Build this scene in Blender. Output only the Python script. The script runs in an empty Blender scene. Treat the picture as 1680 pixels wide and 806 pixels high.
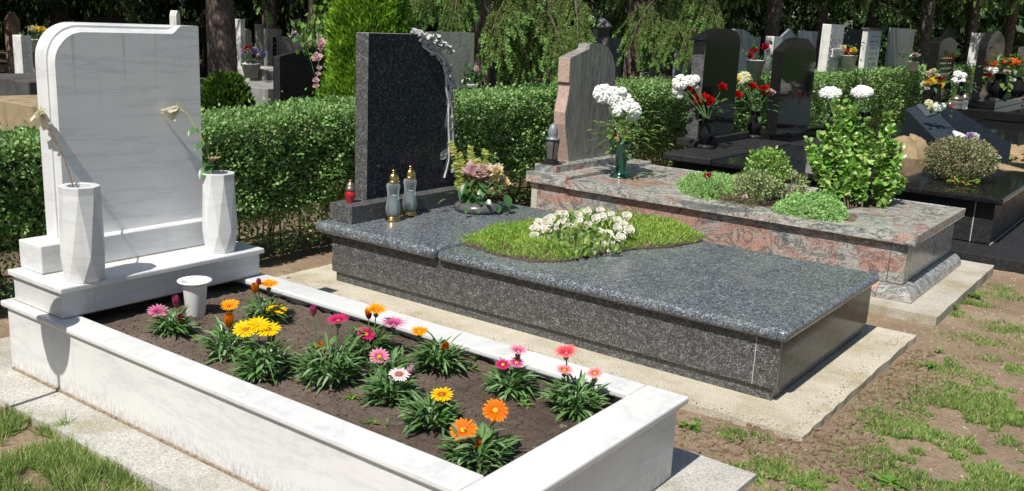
import bpy, math, random
import numpy as np
from mathutils import Vector, Matrix
from mathutils.geometry import tessellate_polygon

random.seed(7)
rng = np.random.default_rng(11)
S = bpy.context.scene
COL = S.collection

# ------------------------------------------------------------------ camera
F_PX = 1557.1
CAM = np.array([4.313, -1.882, 1.6])
CR = np.array([0.80292036, 0.59428563, 0.04629775])
CU = np.array([-0.1727079, 0.15759448, 0.97228389])
CF = np.array([-0.57051808, 0.78866252, -0.22917364])
cam_data = bpy.data.cameras.new('camera')
cam = bpy.data.objects.new('camera', cam_data)
COL.objects.link(cam)
cam_data.sensor_width = 36.0
cam_data.lens = F_PX / 1680 * 36
cam_data.clip_start = 0.05
cam_data.clip_end = 600
cam.matrix_world = Matrix(((CR[0], CU[0], -CF[0], CAM[0]), (CR[1], CU[1], -CF[1], CAM[1]),
                           (CR[2], CU[2], -CF[2], CAM[2]), (0, 0, 0, 1)))
S.camera = cam

# ------------------------------------------------------------------ light
SUN_DIR = Vector((0.07, -0.66, 1.0)).normalized()      # towards the sun
sun_el = math.asin(SUN_DIR.z)
sun_rot = math.atan2(SUN_DIR.x, SUN_DIR.y)
sd = bpy.data.lights.new('sun', 'SUN')
sd.energy = 5.0
sd.angle = math.radians(0.5)
sd.color = (1.0, 0.955, 0.88)
sun = bpy.data.objects.new('sun', sd)
COL.objects.link(sun)
sun.rotation_euler = SUN_DIR.to_track_quat('Z', 'Y').to_euler()
W = bpy.data.worlds.new('World')
S.world = W
W.use_nodes = True
wn = W.node_tree
bg = wn.nodes.get('Background') or wn.nodes.new('ShaderNodeBackground')
sky = wn.nodes.new('ShaderNodeTexSky')
sky.sky_type = 'NISHITA'
sky.sun_disc = False
sky.sun_elevation = sun_el
sky.sun_rotation = sun_rot
wn.links.new(sky.outputs[0], bg.inputs[0])
bg.inputs[1].default_value = 0.068
S.view_settings.view_transform = 'Standard'
S.view_settings.look = 'None'
S.view_settings.exposure = 0.22
S.view_settings.gamma = 1.0
S.cycles.max_bounces = 7
S.cycles.transparent_max_bounces = 6
S.cycles.caustics_reflective = False
S.cycles.caustics_refractive = False


# ------------------------------------------------------------------ helpers
def ray(px, py):
    return CF + CR * (px - 840) / F_PX - CU * (py - 403) / F_PX

def on(px, py, ax, val):
    d = ray(px, py)
    i = 'xyz'.index(ax)
    return CAM + d * ((val - CAM[i]) / d[i])

def at(px, py, depth):
    return CAM + ray(px, py) * depth

def depth_of(p):
    return float((np.asarray(p, float) - CAM) @ CF)

_perm = rng.random((256, 256))
def noise2(x, y):
    x = np.asarray(x, float); y = np.asarray(y, float)
    xi = np.floor(x).astype(int); yi = np.floor(y).astype(int)
    fx = x - xi; fy = y - yi
    fx = fx * fx * (3 - 2 * fx); fy = fy * fy * (3 - 2 * fy)
    g = lambda a, b: _perm[a % 256, b % 256]
    return (g(xi, yi) * (1 - fx) * (1 - fy) + g(xi + 1, yi) * fx * (1 - fy)
            + g(xi, yi + 1) * (1 - fx) * fy + g(xi + 1, yi + 1) * fx * fy)

def fbm(x, y, o=4):
    s = 0; a = 0.5; k = 1.0
    for i in range(o):
        s = s + a * (noise2(x * k + 17.3 * i, y * k + 5.1 * i) - 0.5); a *= 0.5; k *= 2.03
    return s

class G:
    """collects geometry that becomes ONE mesh object"""
    def __init__(s):
        s.v = []; s.f = []; s.m = []; s.n = 0
    def add(s, verts, faces, mi=0):
        verts = np.asarray(verts, float).reshape(-1, 3)
        s.v.append(verts)
        o = s.n
        for k, f in enumerate(faces):
            s.f.append(tuple(int(i) + o for i in f))
            s.m.append(mi if np.isscalar(mi) else int(mi[k]))
        s.n += len(verts)
        return s
    def box(s, x0, x1, y0, y1, z0, z1, mi=0):
        v = [(x, y, z) for x in (x0, x1) for y in (y0, y1) for z in (z0, z1)]
        f = [(0, 1, 3, 2), (4, 6, 7, 5), (0, 4, 5, 1), (2, 3, 7, 6), (0, 2, 6, 4), (1, 5, 7, 3)]
        return s.add(v, f, mi)
    def rings(s, R, mi=0, cap=True, closed=True):
        n = len(R[0]); m = len(R)
        v = np.concatenate([np.asarray(r, float) for r in R])
        f = []
        for i in range(m - 1):
            for j in range(n if closed else n - 1):
                a = i * n + j; b = i * n + (j + 1) % n
                f.append((a, b, b + n, a + n))
        if cap and closed:
            f.append(tuple(range(n - 1, -1, -1)))
            f.append(tuple((m - 1) * n + j for j in range(n)))
        return s.add(v, f, mi)
    def tube(s, P, r, n=6, mi=0):
        P = [np.asarray(p, float) for p in P]
        if np.isscalar(r): r = [r] * len(P)
        R = []
        for i, p in enumerate(P):
            t = P[min(i + 1, len(P) - 1)] - P[max(i - 1, 0)]
            t = t / (np.linalg.norm(t) + 1e-9)
            a = np.cross(t, (0, 0, 1) if abs(t[2]) < 0.9 else (1, 0, 0)); a /= np.linalg.norm(a)
            b = np.cross(t, a)
            R.append([p + r[i] * (math.cos(2 * math.pi * k / n) * a + math.sin(2 * math.pi * k / n) * b) for k in range(n)])
        return s.rings(R, mi)
    def lathe(s, prof, c=(0, 0, 0), n=24, mi=0, cap=True, flute=0):
        R = []
        for (r, z) in prof:
            R.append([(c[0] + r * (1 + flute * math.cos(8 * 2 * math.pi * k / n)) * math.cos(2 * math.pi * k / n),
                       c[1] + r * (1 + flute * math.cos(8 * 2 * math.pi * k / n)) * math.sin(2 * math.pi * k / n), c[2] + z) for k in range(n)])
        return s.rings(R, mi, cap)
    def prism(s, poly, ax, a0, a1, mi=0, holes=()):
        """poly in the plane normal to axis ax; tessellated, may have holes"""
        loops = [list(poly)] + [list(h) for h in holes]
        flat = [p for l in loops for p in l]
        def P(p, a):
            return {'x': (a, p[0], p[1]), 'y': (p[0], a, p[1]), 'z': (p[0], p[1], a)}[ax]
        tri = tessellate_polygon([[Vector((p[0], p[1], 0)) for p in l] for l in loops])
        n = len(flat)
        v = [P(p, a0) for p in flat] + [P(p, a1) for p in flat]
        f = []
        if holes:
            f += [tuple(t) for t in tri] + [tuple(i + n for i in reversed(t)) for t in tri]
        else:
            f += [tuple(range(n)), tuple(range(2 * n - 1, n - 1, -1))]
        o = 0
        for l in loops:
            for i in range(len(l)):
                a = o + i; b = o + (i + 1) % len(l)
                f.append((a, b, b + n, a + n))
            o += len(l)
        return s.add(v, f, mi)
    def leaf(s, p, d, up, L, Wd, bend=0.3, seg=3, mi=0, fold=0.25, tip=0.0):
        """narrow or broad leaf as a folded strip"""
        p = np.asarray(p, float); d = np.asarray(d, float); d = d / np.linalg.norm(d)
        up = np.asarray(up, float); side = np.cross(d, up)
        if np.linalg.norm(side) < 1e-6: side = np.cross(d, (1, 0, 0.1))
        side /= np.linalg.norm(side); nrm = np.cross(side, d)
        v = []; f = []
        for i in range(seg + 1):
            t = i / seg
            c = p + d * L * t - nrm * bend * L * t * t
            w = Wd * 0.5 * (math.sin(math.pi * min(1, (t * 0.9 + 0.08))) ** 0.8) if i < seg else Wd * tip
            v += [c - side * w + nrm * fold * w, c, c + side * w + nrm * fold * w]
        for i in range(seg):
            a = i * 3
            f += [(a, a + 1, a + 4, a + 3), (a + 1, a + 2, a + 5, a + 4)]
        return s.add(v, f, mi)
    def arrays(s):
        return np.concatenate(s.v)
    def mesh(s, name, mats, smooth=False, origin=None):
        v = np.concatenate(s.v)
        if origin is not None: v = v - np.asarray(origin)
        me = bpy.data.meshes.new(name)
        me.from_pydata([tuple(map(float, q)) for q in v] if len(v) < 3000 else v.tolist(), [], s.f)
        for m in (mats if isinstance(mats, (list, tuple)) else [mats]): me.materials.append(m)
        if any(s.m): me.polygons.foreach_set('material_index', s.m)
        if smooth: me.polygons.foreach_set('use_smooth', [True] * len(me.polygons))
        me.update()
        return me
    def build(s, name, mats, parent=None, smooth=False, bevel=0, seg=2, auto=None, kind=None):
        v = np.concatenate(s.v)
        lo = v.min(0); hi = v.max(0)
        org = np.array([(lo[0] + hi[0]) / 2, (lo[1] + hi[1]) / 2, lo[2]])
        me = s.mesh(name, mats, smooth, org)
        o = bpy.data.objects.new(name, me); COL.objects.link(o)
        place(o, org, parent)
        if bevel:
            b = o.modifiers.new('bevel', 'BEVEL'); b.width = bevel; b.segments = seg
            b.limit_method = 'ANGLE'; b.angle_limit = math.radians(35); b.harden_normals = False
        if auto: 
            me.polygons.foreach_set('use_smooth', [True] * len(me.polygons))
            try: me.set_sharp_from_angle(angle=math.radians(auto))
            except Exception: pass
        if kind: o['kind'] = kind
        return o

WP = {}
def place(o, loc, parent):
    loc = np.asarray(loc, float)
    WP[o.name] = loc
    if parent is not None:
        o.parent = parent
        o.location = Vector(loc - WP[parent.name])
    else:
        o.location = Vector(loc)

def thing(name, label, cat, loc, group=None):
    o = bpy.data.objects.new(name, None); COL.objects.link(o)
    o.empty_display_size = 0.05
    place(o, loc, None)
    tag(o, label, cat, group)
    return o

def tag(o, label, cat, group=None, kind=None):
    o['label'] = label; o['category'] = cat
    if group: o['group'] = group
    if kind: o['kind'] = kind
    return o

def inst(name, me, loc, parent=None, rot=None, scale=1.0):
    """object sharing mesh data; rot = Matrix 3x3 or euler tuple"""
    o = bpy.data.objects.new(name, me); COL.objects.link(o)
    place(o, loc, parent)
    if rot is not None:
        o.rotation_euler = rot.to_euler() if isinstance(rot, Matrix) else rot
    o.scale = (scale,) * 3 if np.isscalar(scale) else scale
    return o

def quads_mesh(P, A, B, name, mats, mi=None, tri=False):
    """P (n,3) leaf base, A (n,3) length vector, B (n,3) half-width vector -> kite leaves folded on the midrib"""
    n = len(P)
    N = np.cross(A, B); N /= (np.linalg.norm(N, axis=1)[:, None] + 1e-9)
    wl = np.linalg.norm(B, axis=1)[:, None]
    if tri:
        v = np.stack([P - B, P + B, P + A], 1).reshape(-1, 3)
        f = np.arange(3 * n).reshape(-1, 3)
    else:
        v = np.stack([P, P + A * 0.45 - B + N * wl * .3, P + A, P + A * 0.45 + B + N * wl * .3], 1).reshape(-1, 3)
        b = np.arange(n)[:, None] * 4
        f = np.concatenate([b + [0, 1, 2], b + [0, 2, 3]], 1).reshape(-1, 3)
    me = bpy.data.meshes.new(name)
    me.vertices.add(len(v)); me.vertices.foreach_set('co', v.ravel())
    me.loops.add(f.size); me.loops.foreach_set('vertex_index', f.ravel())
    me.polygons.add(len(f)); me.polygons.foreach_set('loop_start', np.arange(len(f)) * 3)
    try: me.polygons.foreach_set('loop_total', np.full(len(f), 3))
    except Exception: pass
    for m in (mats if isinstance(mats, (list, tuple)) else [mats]): me.materials.append(m)
    if mi is not None:
        me.polygons.foreach_set('material_index', np.repeat(mi, len(f) // n).astype(np.int32))
    me.update(); me.validate()
    return me

def leaves_obj(name, P, A, B, mats, parent=None, mi=None, tri=False, kind='stuff'):
    lo = P.min(0); hi = P.max(0)
    org = np.array([(lo[0] + hi[0]) / 2, (lo[1] + hi[1]) / 2, lo[2]])
    me = quads_mesh(P - org, A, B, name, mats, mi, tri)
    o = bpy.data.objects.new(name, me); COL.objects.link(o)
    place(o, org, parent)
    if kind: o['kind'] = kind
    return o

def unit(v): return v / (np.linalg.norm(v, axis=-1, keepdims=True) + 1e-9)

def rand_leaves(P, Nrm, L, wr=0.5, spread=0.8, up=0.2):
    """leaf vectors for points P with outward normals Nrm"""
    n = len(P)
    d = unit(Nrm + spread * rng.normal(size=(n, 3)) + np.array([0, 0, up]))
    L = L * rng.uniform(0.6, 1.25, (n, 1))
    A = d * L
    B = unit(np.cross(d, rng.normal(size=(n, 3)))) * L * wr * 0.5
    return A, B

# ------------------------------------------------------------------ materials
def nmat(name):
    m = bpy.data.materials.new(name); m.use_nodes = True
    nt = m.node_tree
    b = nt.nodes['Principled BSDF']
    return m, nt, b

def node(nt, t, **kw):
    n = nt.nodes.new('ShaderNode' + t)
    for k, v in kw.items():
        if k in n.inputs: n.inputs[k].default_value = v
        else: setattr(n, k, v)
    return n

def ramp(nt, fac, stops, interp='LINEAR'):
    r = nt.nodes.new('ShaderNodeValToRGB')
    r.color_ramp.interpolation = interp
    e = r.color_ramp.elements
    while len(e) < len(stops): e.new(0.5)
    for i, (p, c) in enumerate(stops):
        e[i].position = p
        e[i].color = (c, c, c, 1) if np.isscalar(c) else (*c, 1)
    if fac is not None: nt.links.new(fac, r.inputs[0])
    return r.outputs[0]

def mix(nt, fac, a, b, mode='MIX'):
    n = nt.nodes.new('ShaderNodeMix'); n.data_type = 'RGBA'; n.blend_type = mode
    for s, val in ((n.inputs[0], fac), (n.inputs[6], a), (n.inputs[7], b)):
        if isinstance(val, bpy.types.NodeSocket): nt.links.new(val, s)
        else: s.default_value = val if np.isscalar(val) and s == n.inputs[0] else ((val,) * 3 + (1,) if np.isscalar(val) else (*val, 1))
    return n.outputs[2]

def pos(nt, scale=(1, 1, 1), rot=(0, 0, 0), obj=False):
    m = nt.nodes.new('ShaderNodeMapping')
    if obj:
        t = nt.nodes.new('ShaderNodeTexCoord'); nt.links.new(t.outputs['Object'], m.inputs[0])
    else:
        g = nt.nodes.new('ShaderNodeNewGeometry'); nt.links.new(g.outputs['Position'], m.inputs[0])
    m.inputs['Scale'].default_value = scale; m.inputs['Rotation'].default_value = rot
    return m.outputs[0]

def ntex(nt, vec, scale, detail=4, rough=0.6, dist=0.0):
    n = nt.nodes.new('ShaderNodeTexNoise')
    n.inputs['Scale'].default_value = scale; n.inputs['Detail'].default_value = detail
    n.inputs['Roughness'].default_value = rough; n.inputs['Distortion'].default_value = dist
    nt.links.new(vec, n.inputs['Vector'])
    return n.outputs['Fac']

def voro(nt, vec, scale, out='Color', feature='F1'):
    n = nt.nodes.new('ShaderNodeTexVoronoi'); n.feature = feature
    n.inputs['Scale'].default_value = scale
    nt.links.new(vec, n.inputs['Vector'])
    return n.outputs[out]

def bump(nt, b, h, strength=0.3, dist=0.01):
    n = nt.nodes.new('ShaderNodeBump')
    n.inputs['Strength'].default_value = strength; n.inputs['Distance'].default_value = dist
    nt.links.new(h, n.inputs['Height']); nt.links.new(n.outputs[0], b.inputs['Normal'])

def setc(nt, b, c):
    if isinstance(c, bpy.types.NodeSocket): nt.links.new(c, b.inputs['Base Color'])
    else: b.inputs['Base Color'].default_value = (*c, 1)

def plain(name, c, rough=0.5, metal=0.0, var=0.15, scale=30, spec=None, coat=0):
    m, nt, b = nmat(name)
    f = ntex(nt, pos(nt), scale, 3)
    c = np.array(c)
    setc(nt, b, ramp(nt, f, [(0.3, tuple(c * (1 - var))), (0.7, tuple(np.minimum(1, c * (1 + var))))]))
    b.inputs['Roughness'].default_value = rough; b.inputs['Metallic'].default_value = metal
    if spec is not None: b.inputs['Specular IOR Level'].default_value = spec
    if coat: b.inputs['Coat Weight'].default_value = coat
    return m

def marble(name, dirt=0.0, base=0.80, veins=1.0, splash=False):
    m, nt, b = nmat(name)
    p = pos(nt, (0.8, 0.5, 3.6), (0.0, 0.0, 0.3)) if 'veined' not in name else pos(nt, (0.8, 0.45, 4.2), (-0.75, 0.0, 0.0))
    n1 = ntex(nt, p, 2.0, 9, 0.66, 0.35)
    v = ramp(nt, n1, [(0.44, 0.0), (0.49, 0.35 * veins), (0.498, 0.6 * veins), (0.508, 0.15 * veins), (0.60, 0.0)])
    n2 = ntex(nt, pos(nt, (1, 1, 1.8), (0.5, 0.2, 0.1)), 1.1, 5)
    cl = ramp(nt, n2, [(0.35, (base * .93, base * .945, base * .955)), (0.65, (base, base * .995, base * .98))])
    c = mix(nt, v, cl, (base * .66, base * .69, base * .73))
    if dirt:
        st = ntex(nt, pos(nt, (14, 14, 1.0)), 2.0, 5, 0.7)
        g = nt.nodes.new('ShaderNodeNewGeometry'); sx = nt.nodes.new('ShaderNodeSeparateXYZ')
        nt.links.new(g.outputs['Position'], sx.inputs[0])
        fade = nt.nodes.new('ShaderNodeMapRange')
        fade.inputs[1].default_value = 0.04; fade.inputs[2].default_value = 0.15
        fade.inputs[3].default_value = 1.0; fade.inputs[4].default_value = 0.0
        nt.links.new(sx.outputs[2], fade.inputs[0])
        m1 = nt.nodes.new('ShaderNodeMath'); m1.operation = 'MULTIPLY'
        nt.links.new(fade.outputs[0], m1.inputs[0])
        nt.links.new(ramp(nt, ntex(nt, pos(nt, (40, 40, 12)), 2, 4, .7), [(0.45, 0.0), (0.62, 1.0)]), m1.inputs[1])
        c = mix(nt, ramp(nt, m1.outputs[0], [(0.0, 0.0), (1.0, 0.65)]), c, (0.30, 0.25, 0.18))
        c = mix(nt, ramp(nt, st, [(0.55, 0.0), (0.75, dirt)]), c, (0.42, 0.42, 0.40))
    if 'veined' in name:      # rain streaks below the top edge
        g = nt.nodes.new('ShaderNodeNewGeometry'); sx = nt.nodes.new('ShaderNodeSeparateXYZ'); nt.links.new(g.outputs['Position'], sx.inputs[0])
        mr = nt.nodes.new('ShaderNodeMapRange'); mr.inputs[1].default_value = 1.12; mr.inputs[2].default_value = 1.45; nt.links.new(sx.outputs[2], mr.inputs[0])
        ms = nt.nodes.new('ShaderNodeMath'); ms.operation = 'MULTIPLY'; nt.links.new(mr.outputs[0], ms.inputs[0])
        nt.links.new(ramp(nt, ntex(nt, pos(nt, (1, 1, .03)), 26, 3, .6), [(.58, 0.0), (.70, .4)]), ms.inputs[1])
        c = mix(nt, ms.outputs[0], c, (.28, .29, .30))
    setc(nt, b, c)
    b.inputs['Roughness'].default_value = 0.33
    b.inputs['Specular IOR Level'].default_value = 0.4
    bump(nt, b, ntex(nt, pos(nt), 90, 3), 0.05, 0.002)
    return m

def granite(name, dark, light, scale=140, flecks=0.75, rough=0.16, tint=(0.9, 0.97, 1.1), stain=0.0, aniso=(1, 1, 1)):
    m, nt, b = nmat(name)
    p = pos(nt, aniso)
    col = voro(nt, p, scale)
    sp = nt.nodes.new('ShaderNodeSeparateColor'); nt.links.new(col, sp.inputs[0])
    d = np.array(tint)
    c = ramp(nt, sp.outputs[0], [(0.0, tuple(dark * d * .6)), (0.45, tuple(dark * d * 1.3)), (flecks, tuple((dark * .55 + light * .45) * d)), (1.0, tuple(light * d))])
    n2 = ntex(nt, pos(nt), 38, 5, 0.7)
    c = mix(nt, ramp(nt, n2, [(0.38, 0.75), (0.6, 0.0)]), c, tuple(dark * d * .8))
    if stain:
        n3 = ntex(nt, pos(nt), 3.5, 5, 0.65)
        c = mix(nt, ramp(nt, n3, [(0.5, 0.0), (0.75, stain)]), c, (0.25, 0.26, 0.24))
    setc(nt, b, c)
    nr = ntex(nt, pos(nt), 12, 4)
    nt.links.new(ramp(nt, nr, [(0.3, rough * .7), (0.7, rough * 1.6)]), b.inputs['Roughness'])
    return m

def swirl_granite(name, pinkness=0.5, bright=1.0, seed=0.0):
    m, nt, b = nmat(name); k = bright
    p = pos(nt, (1.0, 1.3, 2.2), (0.3 + seed, 0.2, 0.5 + seed))
    a = ntex(nt, p, 2.1, 9, 0.62, 2.2)
    c = ramp(nt, a, [(0.28, (.13 * k, .14 * k, .145 * k)), (0.40, (.27 * k, .28 * k, .265 * k)), (0.47, (.50 * k, .50 * k, .46 * k)), (0.52, (.36 * k, .36 * k, .33 * k)),
                     (0.57, (.52 * k, .46 * k, .41 * k)), (0.64, (.26 * k, .27 * k, .26 * k)), (0.74, (.45 * k, .42 * k, .38 * k))])
    pk = ntex(nt, p, 1.6, 6, 0.6, 1.2)
    c = mix(nt, ramp(nt, pk, [(0.62 - 0.22 * pinkness, 0.0), (0.70 - 0.2 * pinkness, 0.8)]), c, (.50 * k, .26 * k, .20 * k))
    v = ntex(nt, p, 3.0, 7, 0.6, 3.0)
    c = mix(nt, ramp(nt, v, [(0.455, 0.0), (0.488, .75), (0.505, .75), (0.53, 0.0)]), c, (.10 * k, .11 * k, .12 * k))
    sp = voro(nt, pos(nt), 170)
    sc = nt.nodes.new('ShaderNodeSeparateColor'); nt.links.new(sp, sc.inputs[0])
    c = mix(nt, 0.6, c, ramp(nt, sc.outputs[0], [(0.0, 0.35), (0.5, 0.95), (1.0, 1.4)]), 'MULTIPLY')
    setc(nt, b, c)
    b.inputs['Roughness'].default_value = 0.22
    return m

def leafmat(name, cols, trans=0.30, rough=0.42, spec=0.4):
    m, nt, b = nmat(name)
    g = nt.nodes.new('ShaderNodeNewGeometry')
    c = ramp(nt, g.outputs['Random Per Island'], [(i / (len(cols) - 1), c) for i, c in enumerate(cols)])
    n = ntex(nt, pos(nt), 2.5, 3)
    c = mix(nt, 0.6, c, ramp(nt, n, [(0.3, 0.7), (0.7, 1.3)]), 'MULTIPLY')
    setc(nt, b, c)
    b.inputs['Roughness'].default_value = rough
    b.inputs['Specular IOR Level'].default_value = spec
    if trans:
        t = nt.nodes.new('ShaderNodeBsdfTranslucent')
        hs = nt.nodes.new('ShaderNodeHueSaturation'); hs.inputs['Value'].default_value = 1.5; hs.inputs['Hue'].default_value = 0.485
        nt.links.new(c, hs.inputs['Color']); nt.links.new(hs.outputs[0], t.inputs[0])
        mx = nt.nodes.new('ShaderNodeMixShader'); mx.inputs[0].default_value = trans
        nt.links.new(b.outputs[0], mx.inputs[1]); nt.links.new(t.outputs[0], mx.inputs[2])
        nt.links.new(mx.outputs[0], nt.nodes['Material Output'].inputs[0])
    return m

def petalmat(name, stops, R=1.0, rough=0.55, trans=0.3):
    """colour runs outward from the flower's own centre"""
    m, nt, b = nmat(name)
    t = nt.nodes.new('ShaderNodeTexCoord')
    ln = nt.nodes.new('ShaderNodeVectorMath'); ln.operation = 'LENGTH'
    nt.links.new(t.outputs['Object'], ln.inputs[0])
    dv = nt.nodes.new('ShaderNodeMath'); dv.operation = 'DIVIDE'; dv.inputs[1].default_value = R
    nt.links.new(ln.outputs['Value'], dv.inputs[0])
    c = ramp(nt, dv.outputs[0], stops)
    n = ntex(nt, pos(nt, obj=True), 60, 2)
    c = mix(nt, 0.5, c, ramp(nt, n, [(0.3, 0.85), (0.7, 1.1)]), 'MULTIPLY')
    setc(nt, b, c); b.inputs['Roughness'].default_value = rough; b.inputs['Specular IOR Level'].default_value = 0.2
    tr = nt.nodes.new('ShaderNodeBsdfTranslucent'); nt.links.new(c, tr.inputs[0])
    mx = nt.nodes.new('ShaderNodeMixShader'); mx.inputs[0].default_value = trans
    nt.links.new(b.outputs[0], mx.inputs[1]); nt.links.new(tr.outputs[0], mx.inputs[2])
    nt.links.new(mx.outputs[0], nt.nodes['Material Output'].inputs[0])
    return m

def earth(name, c1, c2, c3, scale=1.0, bs=0.8, pebble=0.03):
    m, nt, b = nmat(name)
    n = ntex(nt, pos(nt), 1.3 * scale, 6, 0.7)
    c = ramp(nt, n, [(0.3, c1), (0.52, c2), (0.72, c3)])
    f = ntex(nt, pos(nt), 60 * scale, 5, 0.75)
    c = mix(nt, 0.7, c, ramp(nt, f, [(0.3, 0.55), (0.7, 1.4)]), 'MULTIPLY')
    pb = voro(nt, pos(nt), 55, 'Color'); sc = nt.nodes.new('ShaderNodeSeparateColor'); nt.links.new(pb, sc.inputs[0])
    c = mix(nt, ramp(nt, sc.outputs[0], [(1 - pebble, 0.0), (1 - pebble + .005, 0.75)], 'CONSTANT'), c, (0.42, 0.38, 0.32))
    if name == 'dry_earth':      # unseen ground past the graves, made dark turf green to dim stone reflections
        g = nt.nodes.new('ShaderNodeNewGeometry'); sx = nt.nodes.new('ShaderNodeSeparateXYZ'); nt.links.new(g.outputs['Position'], sx.inputs[0])
        mm = nt.nodes.new('ShaderNodeMath'); mm.operation = 'MULTIPLY_ADD'; nt.links.new(n, mm.inputs[0]); mm.inputs[1].default_value = 3.0; nt.links.new(sx.outputs[0], mm.inputs[2])
        c = mix(nt, ramp(nt, mm.outputs[0], [(0, 0.0), (1, 0.0)]), c, (0.06, 0.10, 0.03))
        mr = nt.nodes.new('ShaderNodeMapRange'); mr.inputs[1].default_value = 6.2; mr.inputs[2].default_value = 7.0; nt.links.new(mm.outputs[0], mr.inputs[0])
        c = mix(nt, mr.outputs[0], c, (0.06, 0.10, 0.03))
        m2 = nt.nodes.new('ShaderNodeMapRange'); m2.inputs[1].default_value = -2.0; m2.inputs[2].default_value = -1.0; m2.inputs[3].default_value = 1; m2.inputs[4].default_value = 0; nt.links.new(sx.outputs[0], m2.inputs[0])
        c = mix(nt, m2.outputs[0], c, (0.10, 0.085, 0.05))
    setc(nt, b, c); b.inputs['Roughness'].default_value = 0.95; b.inputs['Specular IOR Level'].default_value = 0.15
    h = ntex(nt, pos(nt), 45 * scale, 8, 0.8)
    bump(nt, b, h, bs, 0.03)
    return m

def concrete(name, c, spots=0.3):
    m, nt, b = nmat(name); c = np.array(c)
    n = ntex(nt, pos(nt), 2.2, 6, 0.7)
    cc = ramp(nt, n, [(0.35, tuple(c * .72 * np.array([1, .93, .72]))), (0.5, tuple(c * .95)), (0.65, tuple(np.minimum(c * 1.12, 1)))])
    f = ntex(nt, pos(nt), 130, 5, 0.8)
    cc = mix(nt, 0.75, cc, ramp(nt, f, [(0.36, 0.35), (0.5, 1.0), (0.64, 1.3)]), 'MULTIPLY')
    k = ntex(nt, pos(nt), 34, 8, 0.85)
    cc = mix(nt, ramp(nt, k, [(0.55, 0.0), (0.68, spots)]), cc, (0.16, 0.14, 0.10))
    setc(nt, b, cc); b.inputs['Roughness'].default_value = 0.9; b.inputs['Specular IOR Level'].default_value = 0.2
    bump(nt, b, f, 0.9, 0.010)
    return m

def barkmat(name, c1, c2):
    m, nt, b = nmat(name)
    v = voro(nt, pos(nt, (1, 1, 0.45)), 38, 'Distance')
    n = ntex(nt, pos(nt, (1, 1, 0.4)), 22, 7, 0.75, 0.5)
    c = ramp(nt, n, [(0.32, c1), (0.68, c2)])
    c = mix(nt, ramp(nt, v, [(0.1, 0.0), (0.7, 0.8)]), c, tuple(np.array(c1) * .4))
    setc(nt, b, c); b.inputs['Roughness'].default_value = 0.95
    bump(nt, b, n, 1.0, 0.05)
    return m

def glassmat(name, c=(0.85, 0.95, 0.93), alpha=0.25):
    m, nt, b = nmat(name)
    b.inputs['Base Color'].default_value = (*c, 1); b.inputs['Roughness'].default_value = 0.04
    b.inputs['IOR'].default_value = 1.5
    t = nt.nodes.new('ShaderNodeBsdfTransparent'); t.inputs[0].default_value = (*[min(1, x * 1.05) for x in c], 1)
    mx = nt.nodes.new('ShaderNodeMixShader')
    fr = nt.nodes.new('ShaderNodeFresnel'); fr.inputs[0].default_value = 1.5
    ad = nt.nodes.new('ShaderNodeMath'); ad.operation = 'ADD'; ad.inputs[1].default_value = alpha; ad.use_clamp = True
    nt.links.new(fr.outputs[0], ad.inputs[0]); nt.links.new(ad.outputs[0], mx.inputs[0])
    nt.links.new(t.outputs[0], mx.inputs[1]); nt.links.new(b.outputs[0], mx.inputs[2])
    nt.links.new(mx.outputs[0], nt.nodes['Material Output'].inputs[0])
    return m

def stained(name, c, k):
    m, nt, b = nmat(name); c = np.array(c)
    a = ntex(nt, pos(nt), 9, 6, .7)
    cc = ramp(nt, a, [(.3, tuple(c * .78)), (.7, tuple(c * 1.05))])
    s1 = ntex(nt, pos(nt, (1, 1, .16)), 8, 5, .7)
    cc = mix(nt, ramp(nt, s1, [(.5, 0.0), (.72, k)]), cc, tuple(c * .3))
    setc(nt, b, cc); b.inputs['Roughness'].default_value = .85
    bump(nt, b, ntex(nt, pos(nt), 30, 4), .3, .01)
    return m
M = {}
M['marble'] = marble('white_marble', 0.3, 0.69)
M['marble_panel'] = marble('veined_marble', 0.0, 0.76, 1.2)
M['marble_stained'] = marble('stained_marble', 0.6, 0.62)
M['granite_top'] = granite('blue_grey_granite', 0.080, 0.46, 190, 0.72, 0.2, (0.88, 0.99, 1.10), 0.4, (1, 1, 1))
M['granite_side'] = granite('dark_speckled_granite', 0.055, 0.32, 230, 0.78, 0.3, (1, 1, 1.0))
M['granite_dark'] = granite('polished_dark_granite', 0.017, 0.15, 150, 0.80, 0.10, (0.78, 0.90, 1.25))
M['black'] = granite('black_polished_granite', 0.009, 0.045, 220, 0.85, 0.06, (1, 1, 1.05))
M['black_rough'] = granite('black_honed_granite', 0.022, 0.075, 220, 0.8, 0.35, (1, 1, 1.05))
M['blue_black'] = granite('blue_black_granite', 0.04, 0.09, 200, 0.8, 0.25, (0.75, 0.95, 1.3))
M['pink_top'] = swirl_granite('pink_grey_swirled_granite', 0.48, 1.0, 0.0)
M['pink_side'] = swirl_granite('pink_swirled_granite', 0.8, 0.80, 0.9)
M['pink_stone'] = swirl_granite('grey_green_streaked_granite', 0.05, 0.80, 0.4)
M['soil'] = earth('bed_soil', (0.14, 0.106, 0.082), (0.245, 0.187, 0.148), (0.34, 0.265, 0.215), 1.3, 1.0, 0.012)
M['ground'] = earth('dry_earth', (0.27, 0.19, 0.125), (0.40, 0.295, 0.20), (0.50, 0.385, 0.275), 1.0, 0.9, 0.02)
M['conc'] = concrete('lichened_concrete', (0.64, 0.59, 0.475), 0.35)
M['conc_w'] = concrete('pale_concrete', (0.60, 0.58, 0.53), 0.5)
M['conc_p'] = concrete('smooth_pale_concrete', (0.54, 0.51, 0.43), 0.1)
M['rustline'] = plain('rusty_joint', (0.27, 0.21, 0.15), 0.9, var=0.5, scale=60)
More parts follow.
